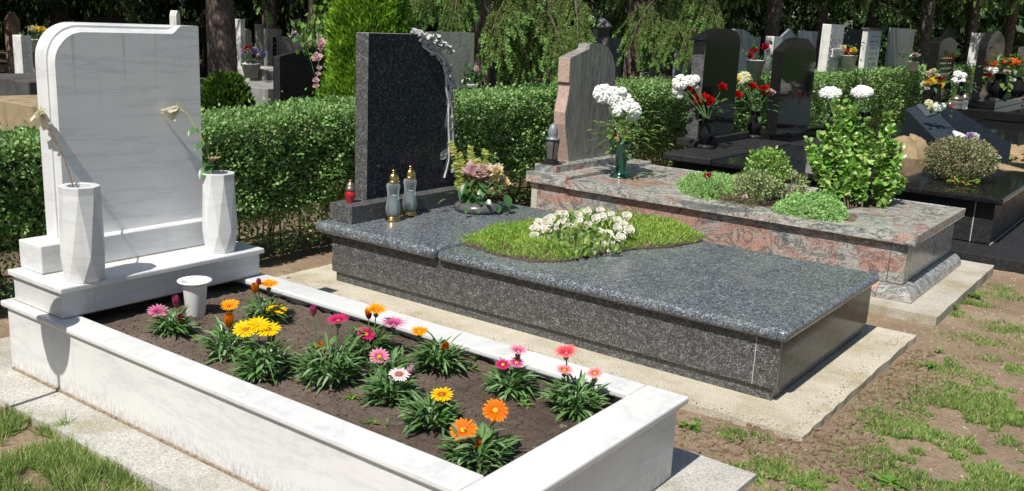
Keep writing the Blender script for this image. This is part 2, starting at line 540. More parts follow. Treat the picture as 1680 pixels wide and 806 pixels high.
M['hedge'] = leafmat('hedge_leaf', [(0.06, 0.15, 0.035), (0.14, 0.29, 0.075), (0.26, 0.44, 0.14), (0.46, 0.58, 0.28)], 0.3, 0.45, 0.3)
M['twig'] = plain('twig_bark', (0.14, 0.10, 0.075), 0.9, var=0.4)
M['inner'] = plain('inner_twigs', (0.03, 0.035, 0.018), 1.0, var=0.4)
M['gaz'] = leafmat('gazania_leaf', [(0.05, 0.13, 0.035), (0.09, 0.20, 0.055), (0.15, 0.28, 0.085), (0.25, 0.36, 0.2)], 0.22, 0.35, 0.5)
M['stem'] = plain('flower_stem', (0.08, 0.16, 0.05), 0.6)
M['grass'] = leafmat('grass_blade', [(0.11, 0.20, 0.045), (0.19, 0.31, 0.065), (0.28, 0.38, 0.11), (0.45, 0.41, 0.22)], 0.3, 0.5, 0.3)
M['clover'] = leafmat('weed_leaf', [(0.07, 0.16, 0.03), (0.14, 0.28, 0.05), (0.2, 0.36, 0.07)], 0.3, 0.45, 0.3)
M['litter'] = leafmat('dry_litter', [(0.12, 0.07, 0.04), (0.30, 0.21, 0.12), (0.45, 0.37, 0.25)], 0.0, 0.9, 0.1)
M['moss'] = leafmat('yellow_green_cover', [(0.10, 0.26, 0.02), (0.21, 0.42, 0.04), (0.36, 0.53, 0.09), (0.52, 0.50, 0.18)], 0.35, 0.5, 0.3)
M['lime'] = leafmat('lime_leaf', [(0.12, 0.27, 0.04), (0.20, 0.40, 0.06)], 0.35, 0.45, 0.3)
M['sedum'] = leafmat('sedum_leaf', [(0.16, 0.33, 0.09), (0.28, 0.48, 0.15), (0.44, 0.64, 0.28)], 0.25, 0.5, 0.3)
M['euonymus'] = leafmat('euonymus_leaf', [(0.06, 0.17, 0.02), (0.13, 0.29, 0.04), (0.23, 0.41, 0.075), (0.46, 0.56, 0.22)], 0.25, 0.3, 0.5)
M['variegated'] = leafmat('variegated_leaf', [(0.08, 0.15, 0.04), (0.26, 0.34, 0.13), (0.5, 0.52, 0.3)], 0.25, 0.45, 0.4)
M['box'] = leafmat('box_leaf', [(0.08, 0.11, 0.04), (0.18, 0.22, 0.09), (0.33, 0.35, 0.2), (0.40, 0.27, 0.13)], 0.2, 0.45, 0.4)
M['rose_leaf'] = leafmat('rose_leaf', [(0.03, 0.085, 0.025), (0.06, 0.15, 0.045), (0.11, 0.22, 0.08)], 0.2, 0.3, 0.5)
M['fern'] = leafmat('fern_frond', [(0.26, 0.36, 0.07), (0.40, 0.48, 0.12), (0.54, 0.46, 0.16)], 0.35, 0.5, 0.3)
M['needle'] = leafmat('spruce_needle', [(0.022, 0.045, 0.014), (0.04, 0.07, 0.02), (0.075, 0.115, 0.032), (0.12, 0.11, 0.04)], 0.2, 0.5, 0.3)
M['needle_lit'] = leafmat('sunlit_spruce_needle', [(0.08, 0.13, 0.03), (0.13, 0.20, 0.05), (0.20, 0.29, 0.08), (0.26, 0.27, 0.10)], 0.3, 0.5, 0.3)  # paler needle copy: sunlight on the hanging boughs put into the colour
M['needle_new'] = leafmat('fresh_spruce_needle', [(0.18, 0.34, 0.09), (0.30, 0.48, 0.16)], 0.35, 0.5, 0.3)
M['thuja'] = leafmat('thuja_scale', [(0.08, 0.19, 0.015), (0.17, 0.35, 0.025), (0.30, 0.48, 0.05)], 0.3, 0.5, 0.3)
M['darkshrub'] = leafmat('dark_shrub_leaf', [(0.02, 0.05, 0.01), (0.045, 0.10, 0.012), (0.10, 0.18, 0.02)], 0.2, 0.5, 0.3)
M['wood_leaf'] = leafmat('woodland_leaf', [(0.012, 0.03, 0.01), (0.02, 0.05, 0.014), (0.05, 0.11, 0.02)], 0.15, 0.5, 0.3)
M['needle_shaded'] = leafmat('shaded_spruce_needle', [(0.015, 0.035, 0.012), (0.03, 0.055, 0.018), (0.06, 0.09, 0.03)], 0.1, 0.5, 0.3)  # darker needle copy: deep shade of crowns and far stand painted in
M['bark'] = barkmat('spruce_bark', (0.14, 0.09, 0.07), (0.42, 0.33, 0.28))
M['gold'] = plain('brass_metal', (0.62, 0.42, 0.15), 0.22, 1.0, 0.1)
M['pewter'] = plain('dull_bronze_metal', (0.30, 0.25, 0.19), 0.35, 0.8, 0.15)
M['glass'] = glassmat('lantern_glass', (0.90, 0.97, 0.95), 0.07)
M['red_glass'] = plain('red_glass', (0.38, 0.008, 0.012), 0.08, 0, 0.2, coat=0.8)
M['smoke_glass'] = glassmat('smoky_glass', (0.30, 0.29, 0.25), 0.35)
M['wax'] = plain('candle_wax', (0.72, 0.74, 0.70), 0.6, var=0.05)
M['green_plastic'] = plain('green_glaze', (0.006, 0.055, 0.032), 0.2, 0, 0.1, coat=0.5)
M['white_plastic'] = plain('white_plastic', (0.80, 0.80, 0.78), 0.5, 0, 0.05)
M['white_petal'] = petalmat('white_petal', [(0, (0.80, 0.81, 0.7)), (0.3, (0.90, 0.90, 0.86)), (1, (0.92, 0.92, 0.90))], 0.05, trans=.4)
M['grey_plastic'] = plain('grey_plastic', (0.2, 0.22, 0.25), 0.4)
M['stone_grey'] = stained('grey_stone', (0.27, 0.265, 0.25), .7)
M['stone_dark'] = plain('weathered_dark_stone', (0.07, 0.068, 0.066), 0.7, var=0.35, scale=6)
M['stone_beige'] = stained('beige_limestone', (0.50, 0.47, 0.41), .6)
M['stone_white'] = stained('whitewashed_stone', (0.74, 0.73, 0.70), .55)
M['stone_blue'] = plain('blue_grey_stone', (0.22, 0.25, 0.28), 0.6, var=0.15, scale=5)
M['stone_brown'] = stained('brown_red_stone', (0.27, 0.18, 0.15), .8)
M['stone_tan'] = stained('tan_sandstone', (0.34, 0.26, 0.16), .9)
M['carve'] = plain('frosted_carved_granite', (0.48, 0.48, 0.47), 0.85, var=0.2, scale=90)
M['carve_dark'] = plain('chipped_granite_edge', (0.36, 0.36, 0.37), 0.9, var=0.6, scale=120)
M['ink'] = plain('engraved_grey_letters', (0.20, 0.20, 0.20), 0.8)
M['rock'] = stained('ochre_boulder', (0.33, 0.24, 0.13), .85)
M['blue_paint'] = plain('dark_blue_plastic', (0.01, 0.02, 0.07), 0.5)
M['pink_vase'] = plain('pink_granite_vase', (0.36, 0.17, 0.13), 0.25, var=0.2, scale=40)
M['heath'] = leafmat('brown_heather', [(0.08, 0.07, 0.03), (0.16, 0.13, 0.06), (0.22, 0.18, 0.10)], 0.1)
M['relief'] = plain('aged_bronze_relief', (0.10, 0.12, 0.125), 0.5, 0.3, 0.2)
M['darkred'] = plain('dark_red_enamel', (0.09, 0.004, 0.008), 0.2)
M['lime_dark'] = leafmat('begonia_leaf', [(0.09, 0.20, 0.04), (0.20, 0.32, 0.07), (0.42, 0.50, 0.18)], 0.25)

def streaked(name):
    m, nt, b = nmat(name)
    n1 = ntex(nt, pos(nt, (1, 1, .30), (0.12, 0, 0)), 28, 8, .75, .8)
    n2 = ntex(nt, pos(nt, (1, 1, .16), (0.25, 0, 0)), 6, 6, .65, 2.0)
    c = ramp(nt, n1, [(.3, (.17, .16, .145)), (.5, (.27, .26, .23)), (.7, (.37, .345, .30))])
    c = mix(nt, ramp(nt, n2, [(.46, 0.0), (.49, .6), (.505, .6), (.54, 0.0)]), c, (.06, .065, .07))
    c = mix(nt, ramp(nt, ntex(nt, pos(nt), 3, 3), [(.5, 0.0), (.7, .15)]), c, (.36, .27, .22))
    setc(nt, b, c); b.inputs['Roughness'].default_value = .4
    return m
M['pink_stone_hs'] = streaked('grey_green_streaked_headstone')
M['pink_edge'] = plain('rough_pale_pink_granite', (.42, .30, .25), .8, var=.3, scale=60)
for k in ('black', 'granite_dark', 'black_rough'):
    M[k].node_tree.nodes['Principled BSDF'].inputs['Specular IOR Level'].default_value = .14
# ------------------------------------------------------------------ the ground
def grid_mesh(name, xs, ys, hf, mat, label=None, kind='structure', parent=None):
    X, Y = np.meshgrid(xs, ys, indexing='ij')
    Z = hf(X, Y)
    nx, ny = X.shape
    v = np.stack([X, Y, Z], -1).reshape(-1, 3)
    i, j = np.meshgrid(np.arange(nx - 1), np.arange(ny - 1), indexing='ij')
    a = (i * ny + j).ravel()
    f = np.stack([a, a + ny, a + ny + 1, a + 1], 1)
    org = np.array([v[:, 0].mean(), v[:, 1].mean(), v[:, 2].min()])
    v = v - org
    me = bpy.data.meshes.new(name)
    me.vertices.add(len(v)); me.vertices.foreach_set('co', v.ravel())
    me.loops.add(f.size); me.loops.foreach_set('vertex_index', f.ravel())
    me.polygons.add(len(f)); me.polygons.foreach_set('loop_start', np.arange(len(f)) * 4)
    try: me.polygons.foreach_set('loop_total', np.full(len(f), 4))
    except Exception: pass
    me.polygons.foreach_set('use_smooth', np.ones(len(f), bool))
    me.materials.append(mat); me.update(); me.validate()
    o = bpy.data.objects.new(name, me); COL.objects.link(o); place(o, org, parent)
    if kind: o['kind'] = kind
    if label: o['label'] = label
    return o

def ground_h(x, y):
    z = -0.035 + 0.02 * fbm(x * 1.3, y * 1.3, 3) * 2
    # crumbled clods between the graves and along the concrete edges
    c = fbm(x * 22, y * 22, 3); c2 = fbm(x * 9 + 40, y * 9, 3)
    near = np.exp(-(((x - 3.25) / 0.35) ** 2 + ((y - 1.75) / 0.55) ** 2)) + 0.9 * np.exp(-(((x - 3.0) / 0.35) ** 2 + ((y - 1.5) / 0.2) ** 2)) \
        + 0.7 * np.exp(-(((x - 0.0) / 0.5) ** 2 + ((y - 1.5) / 0.5) ** 2)) + 0.5 * np.exp(-(((x - 3.3) / 0.12) ** 2)) * (y < 3.7) + 0.5 * np.exp(-(((x + .2) / 0.5) ** 2))
    near = np.clip(near, 0, 1) * ((x < 6) & (x > -1.2) & (y > -2) & (y < 9))
    z = z + 0.042 * np.clip((1.38 - y) / .12, 0, 1) * (y > -30)
    z = z + near * (0.03 * np.maximum(0, c2 + 0.05) * 2 + 0.045 * np.maximum(0, c + 0.02) * 1.6) + 0.006 * c
    return z
xs = np.concatenate([np.linspace(-90, -3, 40), np.arange(-2.8, -0.4, 0.08), np.arange(-0.4, 5.2, 0.022), np.linspace(5.3, 8, 12), np.linspace(9, 60, 12)])
ys = np.concatenate([np.linspace(-40, -2.2, 20), np.arange(-2.0, 6.4, 0.022), np.arange(6.5, 12, 0.1), np.linspace(12.5, 120, 60)])
ground = grid_mesh('ground', xs, ys, ground_h, M['ground'])

def slab_noisy(name, x0, x1, y0, y1, z0, z1, mat, label=None, jag=0.006):
    """concrete apron with a slightly ragged edge"""
    pts = []
    def side(a, b, n):
        for k in range(n):
            t = k / n; p = (a[0] + (b[0] - a[0]) * t, a[1] + (b[1] - a[1]) * t)
            pts.append((p[0] + random.uniform(-jag, jag), p[1] + random.uniform(-jag, jag)))
    side((x0, y0), (x1, y0), 40); side((x1, y0), (x1, y1), 24); side((x1, y1), (x0, y1), 40); side((x0, y1), (x0, y0), 24)
    g = G().prism(pts, 'z', z0, z1)
    o = g.build(name, mat); o['kind'] = 'structure'
    if label: o['label'] = label
    return o
slab_noisy('concrete_apron', -0.10, 3.20, -0.20, 1.255, -0.12, 0.036, M['conc_w'], 'pale concrete apron under the white marble grave')
slab_noisy('concrete_apron', -0.17, 3.185, 1.77, 3.57, -0.12, 0.0, M['conc'], 'yellowish concrete apron under the dark granite grave')
slab_noisy('concrete_apron', -0.05, 3.21, 3.93, 5.68, -0.12, 0.028, M['conc_p'], 'smooth cream concrete apron under the pink granite grave', 0.003)

# ------------------------------------------------------------------ white marble grave
wg = thing('marble_grave', 'white marble grave with raised kerb round a bed of gazanias, nearest the camera', 'grave', (1.6, 0.5, 0.036))
def wbox(name, x0, x1, y0, y1, z0, z1, mat='marble', bev=0.004, parent=wg, seg=2):
    return G().box(x0, x1, y0, y1, z0, z1).build(name, M[mat], parent, bevel=bev, seg=seg)
wbox('side_panel', 0.315, 2.968, 0.0, 0.045, 0.036, 0.313, 'marble', 0.002)
wbox('side_panel', 0.315, 2.968, 0.975, 1.018, 0.036, 0.313, 'marble', 0.002)
wbox('end_panel', 2.925, 2.97, 0.046, 0.974, 0.036, 0.313, 'marble', 0.002)
wbox('end_panel', 0.296, 0.314, 0.002, 1.016, 0.036, 0.313, 'marble', 0.002)
wbox('kerb_coping', 0.270, 2.820, -0.016, 0.105, 0.3135, 0.339, 'marble', 0.007)
wbox('kerb_coping', 0.270, 2.820, 0.925, 1.058, 0.3135, 0.339, 'marble', 0.007)
wbox('kerb_coping', 2.8215, 2.994, -0.016, 1.058, 0.3135, 0.3395, 'marble', 0.007)
G().box(0.317, 2.966, -0.009, -0.0005, 0.0365, 0.046).build('mortar_joint', M['rustline'], wg)
wbox('step_block', 0.314, 0.698, 0.028, 1.024, 0.3395, 0.450, 'marble_stained', 0.003)
wbox('step_slab', 0.298, 0.723, 0.012, 1.036, 0.4505, 0.476, 'marble', 0.006)
wbox('plinth_block', 0.302, 0.482, 0.066, 0.985, 0.4765, 0.600, 'marble', 0.006)
for a_ in ((0.4825, 0.4845, 0.066, 0.985, 0.4762, 0.4785), (0.6985, 0.700, 0.03, 1.02, 0.3397, 0.3425), (0.302, 0.7, 0.0265, 0.0278, 0.3397, 0.3425)):
    G().box(*a_).build('mortar_joint', M['rustline'], wg)
# headstone: rounded upper left corner, stepped bevel along the left and top of the front edge
def head_outline(il, it, r, fade):
    """(y,z) outline; il/it inset of the left/top edge, fades out at the right"""
    y0, y1, z0, z1 = 0.186, 0.912, 0.601, 1.512
    P = [(y1, z0), (y0 + il, z0)]
    cz = z1 - it - r; cy = y0 + il + r
    P.append((y0 + il, z0 + 0.3)); P.append((y0 + il, cz))
    for k in range(1, 13):
        a = math.pi - k / 12 * math.pi / 2
        P.append((cy + r * math.cos(a), cz + r * math.sin(a)))
    ya, yb = 0.765, 0.825
    for k in range(1, 6): P.append((cy + (ya - cy) * k / 5, z1 - it))
    for k in range(1, 9):
        t = k / 8; P.append((ya + (yb - ya) * t, z1 - it * (1 - (t * t * (3 - 2 * t)))))
    P.append((y1, z1))
    return P
g = G()
R = []
for x, il, it, r in ((0.312, 0, 0, .155), (0.372, 0, 0, .155), (0.376, .003, .004, .152), (0.388, .006, .010, .148), (0.3895, .012, .020, .142), (0.408, .018, .030, .138), (0.4205, .026, .038, .132)):
    R.append([(x, y, z) for y, z in head_outline(il, it, r, 0)])
g.rings(R)
g.m[-1] = 1
o = g.build('headstone_slab', [M['marble'], M['marble_panel']], wg, auto=28)

def marble_vase(x, y, h, rb, rm, rt, tw, label):
    t = thing('faceted_vase', label, 'vase', (x, y, 0.4765))
    g = G()
    def oc(r, z, a): return [(x + r * math.cos(a + k * math.pi / 4), y + r * math.sin(a + k * math.pi / 4), z) for k in range(8)]
    z0 = 0.4765
    A = oc(rb, z0, tw); B = oc(rm, z0 + h * .28, tw + math.pi / 8); Cc = oc(rt * .98, z0 + h * .92, tw); D = oc(rt, z0 + h, tw)
    E = oc(rt * .62, z0 + h, tw); Fb = oc(rt * .55, z0 + h * .5, tw)
    v = A + B + Cc + D + E + Fb
    f = [tuple(range(7, -1, -1)), tuple(range(40, 48))]
    for k in range(8):
        n = (k + 1) % 8
        f += [(k, n, 8 + k), (8 + k, n, 8 + n), (8 + k, 8 + n, 16 + n), (8 + k, 16 + n, 16 + k)]
        f += [(16 + k, 16 + n, 24 + n, 24 + k), (24 + k, 24 + n, 32 + n, 32 + k), (32 + k, 32 + n, 40 + n, 40 + k)]
    g.add(v, f)
    g.build('vase_body', M['marble'], t, bevel=0.0015, seg=1)
    return t
marble_vase(0.655, 0.155, 0.395, .077, .090, .081, 0.2, 'faceted white marble vase on the left of the step, with the brown-stemmed wilted rose')
marble_vase(0.622, 0.855, 0.375, .070, .080, .077, 0.45, 'faceted white marble vase on the right of the step, with the green-leaved wilted rose')

# soil bed
def bed_h(x, y):
    e = np.minimum(np.minimum(x - 0.7, 2.83 - x), np.minimum(y - 0.09, 0.94 - y))
    return 0.283 + 0.028 * fbm(x * 5, y * 5, 3) + 0.03 * fbm(x * 26, y * 26, 3) + 0.012 * np.clip(0.06 - e, 0, 0.06) / 0.06 * fbm(x * 9, y * 9, 2)
grid_mesh('soil_bed', np.arange(0.32, 2.92, 0.011), np.arange(0.047, 0.973, 0.011), bed_h, M['soil'], None, None, wg)

# white plastic cup stuck in the soil
cup = thing('flower_cup', 'white plastic flower cup stuck in the soil below the marble step', 'cup', (0.861, 0.54, 0.27))
G().lathe([(0.037, 0), (0.040, .005), (0.051, .145), (0.056, .160), (0.072, .168), (0.074, .174), (0.066, .176), (0.052, .168), (0.046, .15), (0.036, .04), (0.0, .03)],
          (0.861, 0.54, 0.265), 32).build('cup_body', M['white_plastic'], cup, smooth=True)

# wilted roses
def wilted(base, pts, stemmat, head, label, leaves):
    t = thing('wilted_rose', label, 'rose', base)
    g = G(); g.tube(pts, [0.0034] * len(pts), 6)
    g.build('stem', stemmat, t, smooth=True)
    hd = np.array(pts[-1]); ax = unit(np.array(head, float))
    g = G()
    for k in range(13):
        a = k * 2.4; s = unit(np.cross(ax, (math.cos(a), math.sin(a), 0.3)))
        g.leaf(hd + s * 0.004, ax + s * (0.18 + 0.03 * (k % 4)), s, 0.052 + 0.012 * (k % 3), 0.030, 0.25 * (-1 if k % 3 else 1), 4, 0, 0.5, 0.3)
    g.build('petals', M['wilt'], t, smooth=True)
    g = G()
    for k in range(6):
        a = k * 1.05; s = unit(np.cross(ax, (math.cos(a), math.sin(a), 0.3)))
        g.leaf(hd, s - ax * 0.2, ax, 0.028, 0.006, 0.3, 3)
    g.build('sepals', M['rose_leaf_y'], t)
    for (i, d, L) in leaves:
        g = G(); p = np.array(pts[i]); g.leaf(p, d, (0.3, -0.3, 1), L, L * .68, 0.35, 5, 0, 0.2)
        g.build('leaf', M['rose_leaf'], t, smooth=True)
    return t
M['wilt'] = petalmat('wilted_cream_petal', [(0, (0.70, 0.62, 0.42)), (0.3, (0.80, 0.76, 0.62)), (1, (0.74, 0.66, 0.46))], 0.15)
M['rose_leaf_y'] = leafmat('pale_leaf', [(0.25, 0.33, 0.08), (0.40, 0.42, 0.14)], 0.2)
M['brown_stem'] = plain('brown_rose_stem', (0.16, 0.09, 0.045), 0.7, var=0.5, scale=50)
dl = depth_of((0.655, 0.155, 0.87))
pl = [at(px, py, dl + dd) for px, py, dd in ((133, 345, .0), (118, 300, 0), (106, 262, .01), (88, 226, .02), (66, 184, .03))]
wilted(pl[0], [tuple(p) for p in pl], M['brown_stem'], ray(50, 215) * 1 + (0, 0, -.9), 'wilted cream rose on a long brown stem leaning left out of the left marble vase', [])
xr = 0.53
pr = [on(352, 300, 'x', 0.62), on(347, 272, 'x', 0.60), on(335, 235, 'x', 0.57), on(322, 210, 'x', .53), on(307, 187, 'x', .49), on(292, 176, 'x', .465)]
dd_ = lambda a, b: tuple(np.array(on(*b, 'x', .55)) - np.array(on(*a, 'x', .55)) + np.array([.012, -.01, 0]))
wilted(pr[0], [tuple(p) for p in pr], M['rose_leaf_y'], (-.0, -.7, -.5), 'wilted white rose with green leaves leaning against the white headstone from the right vase',
       [(3, dd_((325, 212), (303, 225)), .055), (2, dd_((335, 240), (310, 250)), .06), (1, dd_((343, 262), (318, 278)), .085), (1, dd_((343, 265), (322, 255)), .055), (2, dd_((335, 240), (347, 256)), .055)])
g = G(); 
for k in range(9): 
    a = k * .7; g.leaf(on(349, 268, 'x', .61), (math.cos(a) * .5, math.sin(a) * .5, 0.8), (0, 0, 1), 0.05, 0.018, .4, 3)
tag(g.build('dried_rose_bud', M['litter']), 'small dried brown rosebud at the rim of the right marble vase', 'bud')

# ------------------------------------------------------------------ dark granite grave
dg = thing('granite_grave', 'dark speckled granite grave with yellow-green planting set in its flat cover slab', 'grave', (1.5, 2.7, 0))
def rounded(name, x0, x1, y0, y1, z0, z1, mat, bev, parent, seg=4):
    o = G().box(x0, x1, y0, y1, z0, z1).build(name, M[mat], parent, bevel=bev, seg=seg)
    o.data.polygons.foreach_set('use_smooth', [True] * len(o.data.polygons))
    o.modifiers['bevel'].harden_normals = True
    return o
def slab_profile(x0, x1, y0, y1, z0, z1, r, cut=None):
    pass
rounded('cover_slab', 0.014, 0.985, 1.985, 3.42, 0.296, 0.364, 'granite_top', 0.030, dg)
# front cover slab starts at a curved joint
P = [(0.992, 1.998), (2.995, 1.998), (2.995, 3.405), (0.992, 3.405), (0.992, 2.2)]
o = G().box(0.990, 2.995, 1.998, 3.408, 0.294, 0.352).build('cover_slab', M['granite_top'], dg, bevel=0.027, seg=4)
o.data.polygons.foreach_set('use_smooth', [True] * len(o.data.polygons)); o.modifiers['bevel'].harden_normals = True
G().box(0.122, 2.845, 2.038, 2.068, 0.062, 0.2935).build('side_panel', M['granite_side'], dg, bevel=0.002)
G().box(2.8452, 2.8488, 2.0375, 2.05, 0.0625, 0.293).build('panel_joint', M['stone_beige'], dg)
G().box(2.849, 2.958, 2.038, 2.068, 0.062, 0.2935).build('side_panel', M['granite_side'], dg, bevel=0.002)
G().box(2.930, 2.9585, 2.0695, 3.369, 0.062, 0.2935).build('end_panel', M['granite_dark'], dg, bevel=0.002)
G().box(0.122, 2.958, 3.3705, 3.395, 0.062, 0.2935).build('side_panel', M['granite_side'], dg, bevel=0.002)
G().box(0.122, 0.150, 2.0695, 3.369, 0.062, 0.2935).build('end_panel', M['granite_side'], dg, bevel=0.002)
G().box(0.142, 2.938, 2.056, 3.38, -0.01, 0.0615).build('plinth', M['granite_side'], dg, bevel=0.002)
G().box(0.043, 0.240, 2.088, 3.33, 0.3645, 0.472).build('headstone_base', M['granite_side'], dg, bevel=0.004)
# headstone with a chipped right edge
hp = [(2.313, 0.4725), (3.185, 0.4725)]
prof = [(745, 290), (744, 240), (741, 200), (741, 160), (739, 130), (734, 112), (726, 98), (716, 88), (706, 82), (698, 72), (692, 62), (690, 53)]
prof = [(float(on(px, py, 'x', 0.142)[1]), float(on(px, py, 'x', 0.142)[2])) for px, py in prof]
hp += [p for p in prof[:-1]] + [(prof[-1][0], 1.492), (2.313, 1.492)]
g = G().prism(hp, 'x', 0.036, 0.142)
# mats: front polished, rest bright side
g.build('headstone', [M['granite_dark']], dg, bevel=0.003)
tagside = G().box(0.0365, 0.1415, 2.3105, 2.3135, 0.474, 1.490).build('headstone_side', M['granite_side'], dg)
G().box(0.0365, 0.1415, 2.3135, prof[-1][0] - .01, 1.4918, 1.494).build('headstone_top', M['carve_dark'], dg)
# carved broken edge with roses, buds, long leaves
cv = []
g = G()
edge = [(y, z) for y, z in prof[::-1]]
for i in range(len(edge) - 1):
    (ya, za), (yb, zb) = edge[i], edge[i + 1]
    for k in range(14):
        t = k / 14; y = ya + (yb - ya) * t; z = za + (zb - za) * t
        for m_ in range(2):
            s = random.uniform(.008, .019); 
            c = np.array([random.uniform(.085, .146), y + random.uniform(-.034, .016), z + random.uniform(-.008, .008)])
            v = c + rng.normal(size=(8, 3)) * s * .5 + np.array([(a, b_, d) for a in (-1, 1) for b_ in (-1, 1) for d in (-1, 1)]) * s * .7
            g.add(v, [(0, 1, 3, 2), (4, 6, 7, 5), (0, 4, 5, 1), (2, 3, 7, 6), (0, 2, 6, 4), (1, 5, 7, 3)])
g.build('chipped_edge', M['carve_dark'], dg)
g = G()
def K(px, py, x=0.15): return on(px, py, 'x', x)
def blob(px, py, r, x=0.14, n=14):
    c = K(px, py, x)
    for k in range(n):
        d = unit(rng.normal(size=3) + np.array([.6, -.1, .2]))
        s = unit(np.cross(d, rng.normal(size=3)))
        g.leaf(c + d * r * .2, d, s, r * random.uniform(.9, 1.35), r * 1.2, .5, 3, 0, .35, .2)
for q in ((697, 63, .032), (706, 68, .036), (716, 71, .030), (712, 62, .028), (725, 75, .030), (734, 80, .026), (740, 85, .018), (733, 108, .026), (738, 114, .018), (703, 60, .026)): blob(*q)
for L_ in ([(694, 76), (706, 85), (718, 88), (727, 98), (731, 120), (732, 140)], [(729, 92), (728, 112), (733, 126), (739, 138), (738, 150)],
           [(731, 140), (736, 170), (735, 200), (737, 230), (736, 262), (729, 292)], [(734, 150), (741, 180), (742, 215), (744, 245)]):
    g.tube([K(a, b_, .15) for a, b_ in L_], 0.009, 5)
for A_, B_ in (((732, 172), (741, 140)), ((735, 180), (733, 232)), ((732, 250), (722, 262)), ((734, 246), (722, 255)), ((734, 255), (729, 298)), ((740, 238), (743, 200)), ((733, 186), (730, 215)), ((738, 190), (740, 226))):
    a = K(*A_, .147); b_ = K(*B_, .147); g.leaf(a, b_ - a, (1, 0, 0), float(np.linalg.norm(b_ - a)), .042, .1, 5, 0, .5)
g.build('carved_rose_relief', M['carve'], dg)

# cemetery candles on the dark grave
def candle(x, y, z, label):
    t = thing('grave_lantern', label, 'lantern', (x, y, z), 'clear glass candle lanterns on the dark grave')
    G().lathe([(.048, 0), (.050, .004), (.050, .012), (.043, .016), (.045, .024), (.039, .030), (.0, .030)], (x, y, z), 28).build('lantern_foot', M['gold'], t, smooth=True)
    G().lathe([(.036, .031), (.043, .05), (.046, .075), (.043, .105), (.037, .135), (.036, .165), (.040, .195), (.044, .215), (.038, .232), (.030, .240)], (x, y, z), 8 * 4, cap=False).build('glass_chimney', M['glass'], t, smooth=True)
    G().lathe([(.0, .032), (.026, .032), (.026, .15), (.022, .158), (.0, .158)], (x, y, z), 24).build('candle', M['wax'], t, smooth=True)
    G().lathe([(.033, .238), (.037, .241), (.037, .248), (.032, .251), (.033, .262), (.030, .280), (.022, .294), (.012, .299), (.009, .302), (.009, .308), (.013, .310), (.014, .316), (.009, .320), (0, .321)],
              (x, y, z), 28).build('lantern_cap', M['gold'], t, smooth=True)
candle(0.322, 2.358, 0.3645, 'left one of two clear glass candle lanterns with gold caps before the dark headstone')
candle(0.277, 2.560, 0.3645, 'right one of two clear glass candle lanterns with gold caps before the dark headstone')
t = thing('grave_lantern', 'small red glass candle lantern with bronze cap on the base of the dark headstone', 'lantern', (0.125, 2.185, 0.4725))
c = (0.125, 2.185, 0.4725)
G().lathe([(.025, 0), (.027, .006), (.024, .016), (.033, .030), (.036, .050), (.030, .066), (.024, .072), (0, .073)], c, 24).build('glass_body', M['red_glass'], t, smooth=True)
G().lathe([(.026, .070), (.031, .074), (.031, .090), (.026, .094), (.025, .108), (.018, .120), (.010, .124), (.008, .130), (.011, .134), (.009, .139), (0, .140)], c, 24).build('lantern_cap', M['pewter'], t, smooth=True)

# ------------------------------------------------------------------ pink granite grave
pg = thing('granite_grave', 'pink and grey swirled granite grave with shrubs and stonecrop planted in its open middle', 'grave', (1.5, 4.85, 0.03))
G().box(0.042, 0.420, 4.160, 5.535, 0.3825, 0.466).build('head_slab', M['pink_top'], pg, bevel=0.006)
hole = [(1.345, 4.40), (2.545, 4.335), (2.50, 4.62), (2.36, 4.72), (2.40, 4.95), (2.56, 5.05), (2.45, 5.40), (1.10, 5.40), (0.98, 5.10), (1.13, 4.75)]
g = G().prism([(0.4215, 4.160), (2.981, 4.160), (2.981, 5.535), (0.4215, 5.535)], 'z', 0.3825, 0.434, holes=[hole])
g.build('cover_slab', M['pink_top'], pg, bevel=0.006)
G().box(0.078, 0.135, 4.1995, 4.229, 0.116, 0.382).build('side_panel', M['stone_beige'], pg, bevel=0.002)
G().box(0.138, 2.833, 4.200, 4.229, 0.116, 0.382).build('side_panel', M['pink_side'], pg, bevel=0.002)
G().box(2.836, 2.932, 4.200, 4.229, 0.116, 0.382).build('side_panel', M['pink_side'], pg, bevel=0.002)
G().box(2.9035, 2.932, 4.2305, 5.469, 0.116, 0.382).build('end_panel', M['pink_stone'], pg, bevel=0.002)
G().box(0.078, 2.932, 5.4705, 5.50, 0.116, 0.382).build('side_panel', M['pink_side'], pg, bevel=0.002)
G().box(0.078, 0.11, 4.2305, 5.469, 0.116, 0.382).build('end_panel', M['pink_side'], pg, bevel=0.002)
def quarter(r, h, n=6): 
    return [(0, 0)] + [(r * math.cos(a * math.pi / 2 / n), h * math.sin(a * math.pi / 2 / n)) for a in range(n + 1)]
g = G(); q = quarter(0.085, 0.082)
g.rings([[(x, 4.199 - a - (0 if k == 0 else 0), 0.030 + b_) for a, b_ in q] for k, x in enumerate((0.08, 2.80))]); g.build('plinth_moulding', M['pink_top'], pg, auto=40)
g = G(); g.rings([[(x + (a if k else 0), 4.199 - a, 0.030 + b_) for a, b_ in q] for k, x in ((0, 2.803), (1, 2.933))]); g.build('plinth_moulding', M['pink_stone'], pg, auto=40)
g = G(); g.rings([[(2.933 + a, y - (a if not k else 0), 0.030 + b_) for a, b_ in q] for k, y in ((0, 4.1985), (1, 5.50))]); g.build('plinth_moulding', M['pink_stone'], pg, auto=40)
G().box(0.09, 2.932, 4.20, 5.50, 0.029, 0.1155).build('plinth', M['stone_dark'], pg)
G().box(0.05, 0.256, 4.268, 5.46, 0.4665, 0.516).build('headstone_base', M['pink_top'], pg, bevel=0.003)
fl = [(934, 264), (931, 235), (928, 205), (928, 185), (933, 160), (936, 138), (936, 112), (937.5, 95)]
